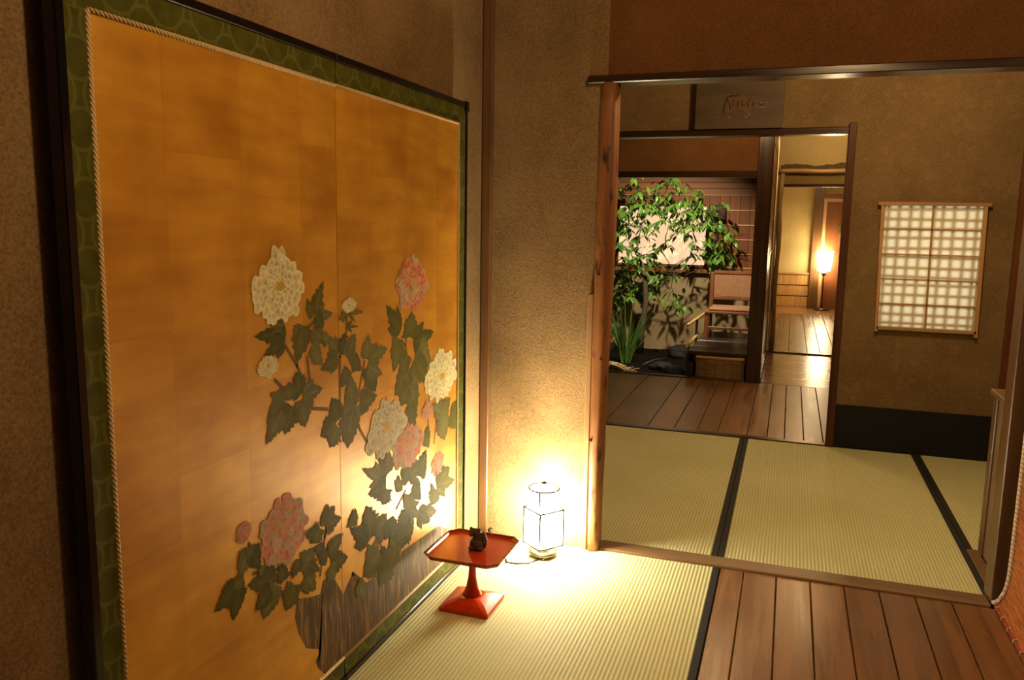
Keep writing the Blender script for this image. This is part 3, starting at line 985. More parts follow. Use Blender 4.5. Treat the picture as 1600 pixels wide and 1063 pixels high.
for lst, zz, sc in ((L3, z3, 3.127), (L4, z4, 2.775)):
    for (bx, by, tx, ty, wd) in lst:
        a, b = pl(*zz((bx, by))), pl(*zz((tx, ty)))
        # widths given in zoomed pixels: convert with the local pixel size across the leaf
        mid = ((bx+tx)/2, (by+ty)/2)
        dl = math.hypot(tx-bx, ty-by)
        nx, ny = -(ty-by)/dl, (tx-bx)/dl
        q1 = pl(*zz((mid[0]+nx*wd/2, mid[1]+ny*wd/2)))
        q2 = pl(*zz((mid[0]-nx*wd/2, mid[1]-ny*wd/2)))
        wm = math.hypot(q1[0]-q2[0], q1[1]-q2[1])
        P = P0 if a[0] < ycr else P1
        colr = random.choice(GREENS)
        hh += 0.000004
        va, vb = Vector(a), Vector(b)
        dv = vb-va
        for ang, ln_, wf_ in ((0.55, 0.62, 0.52), (-0.55, 0.62, 0.52), (0, 1.0, 0.62)):
            rot_ = Vector((dv.x*math.cos(ang)-dv.y*math.sin(ang), dv.x*math.sin(ang)+dv.y*math.cos(ang)))
            q_ = random.uniform(0.85, 1.15)
            hh += 0.000003
            blade(P, tuple(va+dv*0.08), tuple(va+dv*0.08+rot_*ln_*random.uniform(0.9, 1.05)), wm*wf_*1.15, tuple(x*q_ for x in colr), hh, tuple(x*q_*0.78 for x in colr))
        av = Vector(a)*0.9+Vector(b)*0.1
        bv = Vector(a)*0.25+Vector(b)*0.75
        strip(P, [tuple(av), tuple(bv)], 0.0016, tuple(x*1.5 for x in colr), hh+0.00002)
P0.build('painted_foliage', panels[0])
P1.build('painted_foliage', panels[1])


def peony(cxp, cyp, x0, x1, y0, y1, kind, parent, label, n_rings=6, point=0.0):
    P = Paint()
    c = pl(cxp, cyp)
    ry = abs(pl(x1, cyp)[0]-pl(x0, cyp)[0])/2
    rzu = abs(pl(cxp, y0)[1]-c[1])
    rzd = abs(c[1]-pl(cxp, y1)[1])
    h = 0.0012
    for r_ in range(n_rings):
        fr_ = 1-r_/n_rings
        cnt = int(10+16*fr_)
        for i in range(cnt):
            t = 2*PI*(i+random.random()*0.6)/cnt+r_*0.4
            ca, sa = math.cos(t), math.sin(t)
            rz = rzu if sa > 0 else rzd
            sq = 1-point*0.35*max(0, sa)*abs(ca)
            jl = random.uniform(0.80, 1.08)
            tip = (c[0]+ca*ry*fr_*sq*jl, c[1]+sa*rz*fr_*sq*jl)
            base = (c[0]+ca*ry*fr_*0.35, c[1]+sa*rz*fr_*0.35)
            wd = 2.6*(ry+rz)/2*fr_*math.sin(PI/cnt)*0.95
            if kind == 'white':
                q = random.uniform(0.78, 1.0)
                inner, edge = (0.46*q, 0.42*q, 0.20*q), (0.85*q, 0.84*q, 0.56*q)
            elif kind == 'grey':
                q = random.uniform(0.75, 1.0)
                inner, edge = (0.34*q, 0.30*q, 0.19*q), (0.62*q, 0.58*q, 0.45*q)
            elif kind == 'red':
                q = random.uniform(0.7, 1.0)
                inner, edge = ((0.52*q, 0.055*q, 0.025*q), (0.58*q, 0.28*q, 0.16*q)) if random.random() < 0.72 else ((0.45*q, 0.26*q, 0.14*q), (0.52*q, 0.42*q, 0.26*q))
            else:
                q = random.uniform(0.75, 1.0)
                inner, edge = ((0.55*q, 0.11*q, 0.06*q), (0.60*q, 0.34*q, 0.23*q)) if random.random() < 0.65 else ((0.44*q, 0.27*q, 0.18*q), (0.52*q, 0.42*q, 0.31*q))
            h += 0.000008
            blade(P, base, tip, wd, inner, h, edge, False)
    # yellow heart
    for i in range(7):
        t = 2*PI*i/7
        h += 0.00001
        blade(P, c, (c[0]+math.cos(t)*ry*0.16, c[1]+math.sin(t)*rzd*0.12), ry*0.12, (0.50, 0.36, 0.05) if kind in ('white', 'grey') else (0.45, 0.30, 0.10), h, None, False)
    o = P.build('painted_peony', parent)
    o['label'] = label
    return o


peony(437, 447, 392, 480, 380, 512, 'white', panels[0], 'large cream white painted peony', 7, 1.0)
peony(645, 441, 619, 672, 398, 489, 'red', panels[1], 'red and white painted peony near the top', 6, 0.6)
peony(690, 588, 665, 716, 540, 629, 'white', panels[1], 'white painted peony at the right border', 6, 0.8)
peony(604, 668, 574, 638, 622, 716, 'grey', panels[1], 'pale painted peony below the middle', 7, 0.6)
peony(637, 694, 611, 661, 662, 733, 'pink', panels[1], 'pink painted peony overlapping the pale one', 6, 0.7)
peony(443, 824, 402, 484, 766, 892, 'pink', panels[0], 'large pink painted peony low on the near panel', 7, 0.9)
peony(545, 477, 533, 557, 464, 489, 'white', panels[1], 'white painted peony bud', 3, 0.8)
peony(418, 572, 402, 437, 554, 592, 'white', panels[0], 'half open white painted peony bud', 4, 0.6)
peony(668, 640, 658, 677, 624, 656, 'pink', panels[1], 'pink painted peony bud', 3, 0.7)
peony(380, 828, 368, 394, 814, 852, 'pink', panels[0], 'small pink painted bud low on the near panel', 3, 0.7)
peony(684, 722, 673, 695, 705, 742, 'pink', panels[1], 'pale pink painted bud in the lamp glare', 3, 0.7)

# ------------------------------------------------------------------ red lacquer stand with clay figurine
ts = thing('lacquer_stand', 'square vermilion lacquer tray on a slender pedestal with square foot', 'stand', (-0.882, 2.235, 0.0))
TC = (-0.886, 2.245)


def sect(hw, ch, z, c=TC):
    return [(c[0]-hw+ch, c[1]-hw, z), (c[0]+hw-ch, c[1]-hw, z), (c[0]+hw, c[1]-hw+ch, z), (c[0]+hw, c[1]+hw-ch, z),
            (c[0]+hw-ch, c[1]+hw, z), (c[0]-hw+ch, c[1]+hw, z), (c[0]-hw, c[1]+hw-ch, z), (c[0]-hw, c[1]-hw+ch, z)]


def loft(name, secs, mat, parent, smooth=False):
    n = len(secs[0])
    vs = [v for s_ in secs for v in s_]
    fs = []
    for i in range(len(secs)-1):
        for j in range(n):
            fs.append((i*n+j, i*n+(j+1) % n, (i+1)*n+(j+1) % n, (i+1)*n+j))
    fs.append(tuple(range(n))[::-1])
    fs.append(tuple(range((len(secs)-1)*n, len(secs)*n)))
    return mesh(name, vs, fs, mat, parent, smooth)


TZ = 0.175


def ring_loft(name, secs, mat, parent):
    n = len(secs[0])
    vs = [v for s_ in secs for v in s_]
    fs = []
    m_ = len(secs)
    for i in range(m_):
        i2 = (i+1) % m_
        for j in range(n):
            fs.append((i*n+j, i*n+(j+1) % n, i2*n+(j+1) % n, i2*n+j))
    return mesh(name, vs, fs, mat, parent)


loft('tray', [sect(0.03, 0.006, TZ-0.010), sect(0.10, 0.02, TZ-0.006), sect(0.118, 0.026, TZ), sect(0.123, 0.028, TZ+0.010), sect(0.119, 0.027, TZ+0.010), sect(0.115, 0.026, TZ+0.003)], 'vermilion', ts)
ring_loft('tray_rim', [sect(0.1235, 0.028, TZ+0.0085), sect(0.1240, 0.028, TZ+0.0120), sect(0.1185, 0.027, TZ+0.0120), sect(0.1180, 0.027, TZ+0.0085)], 'lacquer_edge', ts)
bc = (-0.882, 2.235)
loft('foot', [sect(0.080, 0.005, 0.0, bc), sect(0.082, 0.005, 0.006, bc), sect(0.080, 0.006, 0.013, bc), sect(0.060, 0.012, 0.024, bc), sect(0.036, 0.010, 0.032, bc)], 'vermilion', ts)
lathe('pedestal', [(0.034, 0.028), (0.027, 0.038), (0.019, 0.058), (0.0135, 0.085), (0.0115, 0.115), (0.0118, 0.140), (0.016, 0.160), (0.026, TZ-0.006)], (bc[0]-0.002, bc[1]+0.005, 0), 'vermilion', ts, 28)
# figurine
fgc = on_z(744, 859, TZ+0.003)
bm = bmesh.new()


def ball(c, r):
    mtx = Matrix.Translation(Vector(c)) @ Matrix.Diagonal((r[0], r[1], r[2], 1))
    bmesh.ops.create_icosphere(bm, subdivisions=3, radius=1.0, matrix=mtx)


ball((0, 0, 0.020), (0.021, 0.020, 0.022))
ball((0.004, 0.006, 0.036), (0.017, 0.018, 0.024))
ball((-0.004, 0.0, 0.056), (0.019, 0.015, 0.013))
ball((-0.017, 0.0, 0.066), (0.006, 0.006, 0.007))
ball((0.010, 0.0, 0.065), (0.006, 0.006, 0.006))
ball((-0.012, -0.008, 0.008), (0.011, 0.012, 0.009))
ball((0.014, -0.006, 0.007), (0.012, 0.011, 0.008))
ball((-0.012, -0.012, 0.052), (0.007, 0.008, 0.007))
for i in range(6):
    t = i/5
    ball((0.021+0.004*math.sin(t*PI), 0.008, 0.008+0.042*t), (0.009, 0.009, 0.0055))
fg = mesh('clay_figurine', [v.co+Vector((fgc.x, fgc.y, TZ+0.003)) for v in bm.verts], [tuple(v.index for v in f.verts) for f in bm.faces] if not bm.verts.index_update() else [], 'clay', None, True)
bm.free()
rm = fg.modifiers.new('fuse', 'REMESH')
rm.mode = 'VOXEL'
rm.voxel_size = 0.0022
rm.use_smooth_shade = True
sm = fg.modifiers.new('soft', 'SMOOTH')
sm.iterations = 3
tag(fg, 'small dark clay animal figurine sitting on the red tray', 'figurine')

# ------------------------------------------------------------------ glowing floor lantern
LC = Vector((-0.782, 2.675, 0.0))
la = thing('floor_lantern', 'small glowing paper lantern on the straw mat beside the screen', 'lamp', LC)
lathe('base', [(0.050, 0.010), (0.052, 0.014), (0.050, 0.022), (0.02, 0.028)], LC, 'brass', la, 24)
for i in range(3):
    t = 2*PI*i/3-PI/2+0.35
    x, y = LC.x+0.045*math.cos(t), LC.y+0.045*math.sin(t)
    lathe('foot', [(0.006, 0.0), (0.008, 0.004), (0.006, 0.012)], (x, y, 0), 'brass', la, 10)
# lower square paper box, one corner towards the viewer
rb = 0.072
cor = []
for i in range(4):
    t = -PI/2+0.12+i*PI/2
    cor.append((LC.x+rb*math.cos(t), LC.y+rb*math.sin(t)))
zb0, zb1 = 0.046, 0.178
for i in range(4):
    a, b = cor[i], cor[(i+1) % 4]
    mesh('paper_side', [(a[0], a[1], zb0), (b[0], b[1], zb0), (b[0], b[1], zb1), (a[0], a[1], zb1)], [(0, 1, 2, 3)], 'lampglow', la)
    tube('frame_wire', [(a[0], a[1], zb0-0.004), (a[0], a[1], zb1+0.002)], 0.0036, 'metal', la, 6)
    tube('frame_wire', [(a[0], a[1], zb0), (b[0], b[1], zb0)], 0.0034, 'metal', la, 6)
    tube('frame_wire', [(a[0], a[1], zb1), (b[0], b[1], zb1)], 0.0034, 'metal', la, 6)
lathe('stem', [(0.010, 0.024), (0.010, 0.046), (0.066*0.7, 0.0462)], LC, 'brass', la, 12)
lamp_light('lantern_bulb', 'POINT', (LC.x, LC.y, 0.105), 75, (1.0, 0.78, 0.46), 0.022)
# upper round shade with wire ring
nsh = 24
vs, fs = [], []
for i in range(nsh):
    t = 2*PI*i/nsh
    for z, r in ((zb1, 0.046), (0.252, 0.053)):
        vs.append((LC.x+r*math.cos(t), LC.y+r*math.sin(t), z))
for i in range(nsh):
    j = (i+1) % nsh
    fs.append((2*i, 2*j, 2*j+1, 2*i+1))
mesh('upper_shade', vs, fs, 'lampglow', la, True)
tube('shade_ring', [(LC.x+0.054*math.cos(2*PI*i/28), LC.y+0.054*math.sin(2*PI*i/28), 0.254) for i in range(29)], 0.0034, 'metal', la, 6)
tube('frame_wire', [(LC.x, LC.y-0.050, zb1), (LC.x, LC.y-0.0545, 0.254)], 0.0034, 'metal', la, 6)
tube('frame_wire', [(LC.x-0.054, LC.y, 0.254), (LC.x+0.054, LC.y, 0.254)], 0.0015, 'metal', la, 6)
lathe('finial', [(0.003, 0.250), (0.004, 0.262), (0.010, 0.268), (0.008, 0.276), (0.001, 0.280)], LC, 'metal', la, 12)
cb2 = tube('lamp_cord', [on_z(x, y, 0.004) for x, y in ((842, 874), (826, 880), (808, 881), (792, 879))]+[Vector((-0.93, 2.66, 0.004)), Vector((-1.02, 2.70, 0.004)), Vector((-1.05, 2.75, 0.004))], 0.003, 'metal', None, 6)
tag(cb2, 'thin dark electric cord trailing from the floor lantern', 'cord')
pg = lathe('wall_peg', [(0.004, 0), (0.004, 0.012), (0.009, 0.016), (0.007, 0.024)], (0, 0, 0), 'metal', None, 12)
pg.location = on_y(768, 826, 2.772)
pg.rotation_euler = (PI/2, 0, 0)
tag(pg, 'small dark knob low on the thin corner post', 'knob')

# ------------------------------------------------------------------ orange woven panel with white rope (right edge)
op = thing('woven_panel', 'orange woven reed panel edged with white twisted rope at the right edge', 'screen', (0.700, 2.2, 0.0))
edge = [(2.705, 1.5), (2.705, 0.9), (2.702, 0.55), (2.708, 0.22), (2.712, 0.15), (2.73, 0.09), (2.765, 0.045), (2.80, 0.020), (2.822, 0.010)]
edge_t = []
for a, b in zip(edge[:-1], edge[1:]):
    for i in range(3):
        t = i/3
        edge_t.append((a[0]*(1-t)+b[0]*t, a[1]*(1-t)+b[1]*t))
edge_t.append(edge[-1])
vs, fs = [], []
for (y, z) in edge_t:
    xx = 0.700 - max(0, 0.12-z)*0.08
    vs += [(xx, y, z), (xx, 0.9, z), (xx+0.012, y, z), (xx+0.012, 0.9, z)]
for i in range(len(edge_t)-1):
    a, b = i*4, i*4+4
    fs += [(a, b, b+1, a+1), (a+2, a+3, b+3, b+2), (a, a+2, b+2, b)]
mesh('woven_body', vs, fs, 'orange', op)
tube('rope_edging', [(0.697 - max(0, 0.12-z)*0.08, y, z) for y, z in edge_t], 0.0075, 'rope', op, 8)
box('hem', 0.686, 0.716, 0.9, 2.815, 0.0, 0.016, 'hem', op, 0.003)
for i in range(26):
    y = 2.78-i*0.072
    tube('stitch', [(0.685, y, 0.002), (0.685, y-0.008, 0.017), (0.694, y-0.010, 0.022)], 0.0016, 'rope', op, 5)

# ------------------------------------------------------------------ lattice window and hanging shoji
lw = st(box('window_1', wx0-0.0, wx1+0.0, 4.70, 4.705, wz0-0.012, wz0, 'dark_x'), 'bamboo lattice window in the plaster wall behind the hanging paper', 'window')
nxb, nzb = 9, 13
for i in range(nxb):
    x = wx0+(wx1-wx0)*(i+0.5)/nxb+random.uniform(-0.004, 0.004)
    tube('lattice_bar', [(x, 4.690, wz0), (x+random.uniform(-0.006, 0.006), 4.690, wz1)], 0.0085, 'bamboo', lw, 8)
for i in range(nzb):
    z = wz0+(wz1-wz0)*(i+0.5)/nzb+random.uniform(-0.004, 0.004)
    tube('lattice_bar', [(wx0, 4.677, z), (wx1, 4.677, z+random.uniform(-0.006, 0.006))], 0.0075, 'bamboo', lw, 8)
sh = thing('hanging_shoji', 'hanging white paper shoji with thin wooden lattice over the wall window', 'shoji', (0.68, 4.63, 0.65))
SY0, SY1 = 4.630, 4.648
TL, TR_, BL, BR = Vector((0.438, 0, 1.322)), Vector((0.911, 0, 1.318)), Vector((0.455, 0, 0.672)), Vector((0.921, 0, 0.672))


def bar(name, a, b, wd, mat, y0=SY0, y1=SY1):
    d = (b-a).normalized()
    n = Vector((-d.z, 0, d.x))*wd/2
    q = [a-n, b-n, b+n, a+n]
    vs = [(p.x, y0, p.z) for p in q]+[(p.x, y1, p.z) for p in q]
    return mesh(name, vs, [(0, 1, 2, 3), (7, 6, 5, 4), (0, 4, 5, 1), (1, 5, 6, 2), (2, 6, 7, 3), (3, 7, 4, 0)], mat, sh)


def uv(u, v):
    return (TL*(1-u)+TR_*u)*(1-v)+(BL*(1-u)+BR*u)*v


for r_ in range(5):
    for c_i in range(2):
        q = [uv(c_i/2, r_/5), uv((c_i+1)/2, r_/5), uv((c_i+1)/2, (r_+1)/5), uv(c_i/2, (r_+1)/5)]
        vs = [(p.x, 4.6465, p.z) for p in q]
        mesh('paper_pane', vs, [(3, 2, 1, 0)], 'paper', sh)
bar('top_rail', TL+Vector((-0.022, 0, 0)), TR_+Vector((0.022, 0, 0)), 0.017, 'lightwood_x', SY0-0.003)
bar('bottom_rail', BL, BR, 0.015, 'lightwood_x')
bar('stile', TL, BL+Vector((-0.0007, 0, -0.018)), 0.016, 'lightwood')
bar('stile', TR_, BR+Vector((0.0004, 0, -0.024)), 0.016, 'lightwood')
bar('muntin', uv(0.5, 0), uv(0.5, 1), 0.008, 'lightwood', SY0+0.006)
for r_ in range(1, 5):
    bar('muntin', uv(0, r_/5), uv(1, r_/5), 0.008, 'lightwood_x', SY0+0.006)

# ------------------------------------------------------------------ plaque with a striped animal
pq = thing('animal_plaque', 'dark wooden plaque with a painted striped animal above the doorway', 'plaque', (-0.31, 4.60, 1.712))
PYF = 4.610
k = N('plaque_wood')
nz = k.n('ShaderNodeTexNoise')
nz.inputs['Scale'].default_value = 1
nz.inputs['Detail'].default_value = 5
k.l(k.coords((3, 3, 22)), nz.inputs['Vector'])
M['plaque'] = k.set(k.ramp(nz.outputs['Fac'], [(0.32, (0.055, 0.036, 0.018)), (0.6, (0.088, 0.058, 0.027))]), 0.6)
M['tig_o'] = plain('faded_ochre_paint', (0.105, 0.056, 0.019), 0.6, var=0.3)
M['tig_k'] = plain('black_line_paint', (0.012, 0.010, 0.008), 0.6)
M['tig_w'] = plain('pale_line_paint', (0.42, 0.34, 0.20), 0.6)
box('board', -0.540, -0.082, PYF, PYF+0.016, 1.712, 1.975, 'plaque', pq, 0.002)


def zp(q):
    v = on_y(1060+q[0]/8, 110+q[1]/8, PYF-0.001)
    return v


def flat(name, pts, mat, dy=0.0):
    vs = [(p.x, PYF-0.0006-dy, p.z) for p in pts]+[(p.x, PYF+0.001, p.z) for p in pts]
    n = len(pts)
    return mesh(name, vs, [tuple(range(n))[::-1]]+[(i, (i+1) % n, n+(i+1) % n, n+i) for i in range(n)], mat, pq)


body = [(580, 400), (640, 350), (760, 340), (860, 340), (960, 380), (1010, 400), (1090, 400), (1110, 430), (1070, 465), (990, 480), (930, 480), (900, 560), (880, 575), (815, 580), (820, 500), (730, 490), (680, 520), (650, 590), (590, 590), (590, 520), (565, 470)]
flat('painted_animal', [zp(q) for q in body], 'tig_o')
for s_pts in ([(570, 480), (565, 540)], [(585, 400), (570, 500)], [(640, 400), (650, 480)], [(750, 380), (740, 460)], [(800, 385), (790, 430), (830, 440)], [(900, 350), (860, 420), (880, 460)], [(690, 360), (680, 440)], [(940, 390), (925, 450)], [(1010, 410), (1040, 440), (1080, 420)]):
    tubes('stripe', [([Vector((zp(q).x, PYF-0.0012, zp(q).z)) for q in s_pts], 0.0022)], 'tig_k', pq)
tubes('painted_tail', [([Vector((zp(q).x, PYF-0.0012, zp(q).z)) for q in [(600, 400), (615, 335), (680, 315), (730, 320), (760, 290)]], 0.0028)], 'tig_k', pq)
for s_pts in ([(605, 592), (655, 585)], [(820, 585), (858, 580)], [(875, 552), (892, 548)], [(1005, 470), (1070, 462)], [(1000, 405), (1030, 400)], [(1080, 405), (1108, 402)]):
    tubes('pale_line', [([Vector((zp(q).x, PYF-0.0012, zp(q).z)) for q in s_pts], 0.0018)], 'tig_w', pq)

# ------------------------------------------------------------------ garden back: board wall, window, rail
BY = 8.44
bwall = thing('board_wall', 'reddish cedar board wall with pale horizontal battens behind the shrub', 'wall panel', (-1.5, BY, 0.74))
for i in range(30):
    x = -3.19+i*0.0997
    segs = [(0.745, 1.495)]
    if x+0.0997 > -1.72 and x < -0.81:
        segs = [(0.745, 0.765), (1.395, 1.495)]
    for z0, z1 in segs:
        box('board', x, x+0.0977, BY-0.022, BY-0.001, z0, z1, 'cedar', bwall, 0.002)
for i in range(3):
    box('board', -3.2, -0.2, BY-0.034, BY-0.001, 1.497+i*0.058, 1.553+i*0.058, 'cedar_x', bwall, 0.003)
for z in (1.49, 1.34, 1.195, 1.05, 0.905, 0.77):
    tube('batten', [(-0.80 if z < 1.4 else -3.2, BY-0.026, z), (-0.2, BY-0.026, z)], 0.0055, 'lightwood_x', bwall, 6)
box('rail', -3.2, -0.2, BY-0.06, BY-0.001, 0.705, 0.742, 'cedar_x', bwall, 0.004)
box('rail', -0.80, -0.2, BY-0.05, BY-0.001, 0.735, 0.765, 'cedar_x', bwall, 0.004)
wn_ = st(box('window_2', -1.71, -0.82, BY-0.012, BY-0.006, 0.785, 1.375, 'winglow'), 'lit paper window glowing behind the garden shrub', 'window')
box('window_frame', -1.73, -0.80, BY-0.04, BY-0.001, 0.765, 0.787, 'cedar_x', wn_, 0.002)
box('window_frame', -1.73, -0.80, BY-0.04, BY-0.001, 1.373, 1.395, 'cedar_x', wn_, 0.002)
box('window_frame', -1.73, -1.708, BY-0.04, BY-0.001, 0.787, 1.373, 'cedar', wn_, 0.002)
box('window_frame', -0.822, -0.80, BY-0.04, BY-0.001, 0.787, 1.373, 'cedar', wn_, 0.002)
hb = thing('wall_box', 'small dark box fixed to the board wall beside the lit window', 'box', (-0.70, BY-0.06, 1.24))
box('box_body', -0.775, -0.635, BY-0.085, BY-0.023, 1.245, 1.385, 'dark_x', hb, 0.003)
box('box_lid', -0.782, -0.628, BY-0.092, BY-0.023, 1.385, 1.397, 'dark_x', hb, 0.002)

# ------------------------------------------------------------------ garden step platform, blind, chair, bamboo
pf = thing('step_platform', 'low dark wooden platform at the garden edge beside the thick post', 'platform', (-0.47, 7.1, -0.1))
for i in range(4):
    y = 6.53+i*0.325
    box('deck_board', -0.735, -0.185, y, y+0.323, 0.158, 0.190, 'slate', pf, 0.004)
box('apron', -0.725, -0.195, 6.545, 6.57, 0.10, 0.158, 'slate', pf, 0.003)
for x in (-0.715, -0.225):
    for y in (6.545, 7.72):
        box('leg', x-0.03, x+0.03, y, y+0.06, -0.11, 0.158, 'slate', pf, 0.003)
bd = thing('bamboo_blind', 'pale split bamboo blind hanging under the dark garden platform', 'blind', (-0.46, 6.505, 0.0))
box('head_rail', -0.662, -0.285, 6.498, 6.512, 0.142, 0.160, 'bamboo', bd, 0.003)
slats = []
zi = 0
z = 0.138
while z > -0.045:
    slats.append(([(-0.660, 6.505, z), (-0.287, 6.505, z)], 0.0046))
    z -= 0.0125
box('gap_shade', -0.655, -0.292, 6.512, 6.515, -0.045, 0.142, 'dark_z', bd)  # added dark sheet, stands in for the shade between the slats
so = tubes('slats', slats, 'reed', bd, 6)
so['kind'] = 'stuff'
for i in range(6):
    x = -0.645+i*0.068
    tube('blind_cord', [(x, 6.501, 0.142), (x, 6.501, -0.045)], 0.0014, 'dark_z', bd, 5)

ch = thing('garden_chair', 'low wooden chair with upright back panel on the dark garden platform', 'chair', (-0.48, 7.55, 0.19))
cz = 0.19
for (x, y) in ((-0.675, 7.36), (-0.24, 7.36)):
    box('leg', x-0.017, x+0.017, y-0.017, y+0.017, cz, 0.425, 'red_z', ch, 0.003)
for (x, y) in ((-0.675, 7.74), (-0.24, 7.74)):
    box('leg', x-0.017, x+0.017, y-0.017, y+0.017, cz, 0.76, 'red_z', ch, 0.003)
box('seat', -0.69, -0.225, 7.335, 7.76, 0.410, 0.435, 'cedar_x', ch, 0.005)
box('cushion', -0.66, -0.25, 7.36, 7.70, 0.435, 0.462, 'cushion', ch, 0.01)
box('back_panel', -0.655, -0.26, 7.735, 7.752, 0.535, 0.745, 'cushion', ch, 0.004)
box('back_rail', -0.66, -0.255, 7.728, 7.758, 0.745, 0.775, 'red_z', ch, 0.004)
box('back_rail', -0.66, -0.255, 7.728, 7.758, 0.505, 0.535, 'red_z', ch, 0.004)
box('stretcher', -0.683, -0.667, 7.36, 7.74, 0.27, 0.295, 'red_z', ch, 0.002)
box('stretcher', -0.66, -0.255, 7.35, 7.37, 0.27, 0.295, 'red_z', ch, 0.002)
for (a, b, lab) in (((-0.755, 6.62, 0.205), (-0.755, 7.5, 0.205), 'bamboo pole lying along the left edge of the garden platform'),
                    ((-0.80, 7.05, 0.335), (-0.72, 7.75, 0.375), 'short raised bamboo pole left of the garden chair')):
    a, b = Vector(a), Vector(b)
    pts = [a.lerp(b, i/9) for i in range(10)]
    t = tube('bamboo_pole', pts, [0.013+0.0015*(i % 3 == 0) for i in range(10)], 'bamboo', None, 10)
    tag(t, lab, 'pole')
stake = thing('fence_stake', 'dark forked stake holding up the short bamboo pole by the chair', 'stake', (-0.76, 7.4, -0.1))
tube('stake_shaft', [(-0.762, 7.40, -0.12), (-0.760, 7.40, 0.345)], 0.012, 'bark', stake, 8)
stake2 = tube('stake', [(-0.757, 6.80, -0.12), (-0.755, 6.80, 0.192)], 0.011, 'bark', None, 8)
tag(stake2, 'short dark stake under the low bamboo pole', 'stake')

# stones
random.seed(11)


def rock_mesh(c, r, nm, lab):
    bm = bmesh.new()
    bmesh.ops.create_icosphere(bm, subdivisions=3, radius=1.0)
    for v in bm.verts:
        n_ = 1+0.28*noise.noise(v.co*1.7+Vector(c)*5)+0.10*noise.noise(v.co*4.3+Vector(c)*3)
        v.co = Vector((v.co.x*r[0]*n_, v.co.y*r[1]*n_, max(v.co.z, -0.4)*r[2]*n_))+Vector(c)
    bm.verts.index_update()
    o = mesh(nm, [v.co.copy() for v in bm.verts], [tuple(v.index for v in f.verts) for f in bm.faces], 'stone', None, True)
    bm.free()
    tag(o, lab, 'stone', 'garden stones')


rock_mesh((-0.88, 6.85, -0.07), (0.10, 0.12, 0.075), 'garden_stone', 'dark rounded stone next to the platform blind')
rock_mesh((-1.02, 7.15, -0.08), (0.12, 0.10, 0.06), 'garden_stone', 'flat dark stone between the iris and the platform')
rock_mesh((-0.95, 7.95, -0.07), (0.13, 0.12, 0.09), 'garden_stone', 'dark stone left of the garden chair')
rock_mesh((-1.85, 8.05, -0.06), (0.20, 0.15, 0.12), 'garden_stone', 'large dark stone behind the iris leaves')

# ------------------------------------------------------------------ shrub
random.seed(5)
tr_ = thing('garden_shrub', 'lush green leafy shrub lit by night in the courtyard garden', 'shrub', (-1.37, 8.0, -0.1))
trunk = [(-1.37, 8.0, -0.12), (-1.36, 8.0, 0.15), (-1.33, 8.0, 0.42), (-1.35, 8.0, 0.65), (-1.41, 8.0, 0.9)]
tube('trunk', trunk, [0.035, 0.030, 0.027, 0.024, 0.018], 'bark', tr_, 8)
#  (px, py, radius_px, leaves)
CL = [(985, 322, 30, 46), (1030, 312, 32, 46), (1072, 316, 30, 42), (1098, 322, 20, 26), (968, 352, 20, 22), (1002, 355, 22, 20), (975, 385, 24, 26), (1000, 412, 22, 20),
      (965, 425, 18, 22), (990, 450, 24, 28), (1020, 440, 18, 16), (1052, 458, 14, 14), (1062, 476, 8, 8), (1045, 350, 18, 14), (1080, 345, 18, 18), (1105, 352, 16, 18),
      (1122, 372, 20, 24), (1108, 392, 18, 22), (1130, 392, 14, 16), (1138, 362, 10, 8), (1088, 378, 14, 10), (1078, 402, 12, 9), (1118, 415, 10, 10), (1040, 385, 14, 8), (1022, 400, 16, 12), (1050, 420, 12, 6),
      (1120, 346, 10, 6), (960, 300, 16, 14), (1048, 284, 14, 8), (1000, 288, 20, 8), (955, 460, 16, 14)]
ends = []
for (px, py, rr, n_) in CL:
    ends.append(on_y(px, py, 8.02+random.uniform(-0.10, 0.14)))
nodes = [Vector(q) for q in trunk[2:]]
order = sorted(range(len(ends)), key=lambda i: min((ends[i]-q).length for q in nodes))
for i in order:
    e = ends[i]
    s0 = min(nodes, key=lambda q: (q-e).length)
    L_ = (e-s0).length
    m1 = s0.lerp(e, 0.35)+Vector((random.uniform(-.3, .3), random.uniform(-.3, .3), random.uniform(-.05, .35)))*L_*0.4
    m2 = s0.lerp(e, 0.7)+Vector((random.uniform(-.3, .3), random.uniform(-.3, .3), random.uniform(-.1, .3)))*L_*0.3
    tube('branch', [s0, m1, m2, e], [0.008, 0.006, 0.0045, 0.0022], 'bark', tr_, 6)
    nodes += [m1, m2, e]
for (a, b, c, d) in (((1030, 425), (1065, 432), (1095, 420), (1112, 400)), ((1020, 418), (1050, 415), (1080, 402), (1100, 385)), ((1040, 432), (1070, 425), (1090, 405), (1098, 385)),
                     ((1100, 440), (1115, 425), (1140, 415), (1160, 398)), ((1105, 330), (1120, 326), (1135, 324), (1146, 322)), ((1095, 350), (1120, 350), (1145, 353), (1160, 357))):
    pts = [on_y(q[0], q[1], 7.97) for q in (a, b, c, d)]
    tube('branch', pts, [0.0045, 0.004, 0.003, 0.0015], 'bark', tr_, 6)


def leaf_mesh(nm, L, W, curl):
    prof = [(0, 0.0), (0.18, 0.34), (0.42, 0.5), (0.68, 0.36), (1.0, 0.0)]
    vs, fs = [], []
    for s_, q in prof:
        zc = -curl*L*s_*s_
        vs += [(s_*L, -q*W, zc-0.10*q*W), (s_*L, 0, zc+0.10*q*W), (s_*L, q*W, zc-0.10*q*W)]
    for i in range(len(prof)-1):
        a, b = i*3, i*3+3
        fs += [(a, b, b+1, a+1), (a+1, b+1, b+2, a+2)]
    me = bpy.data.meshes.new(nm)
    me.from_pydata(vs, [], fs)
    me.materials.append(M['leaf'])
    for p in me.polygons:
        p.use_smooth = True
    return me


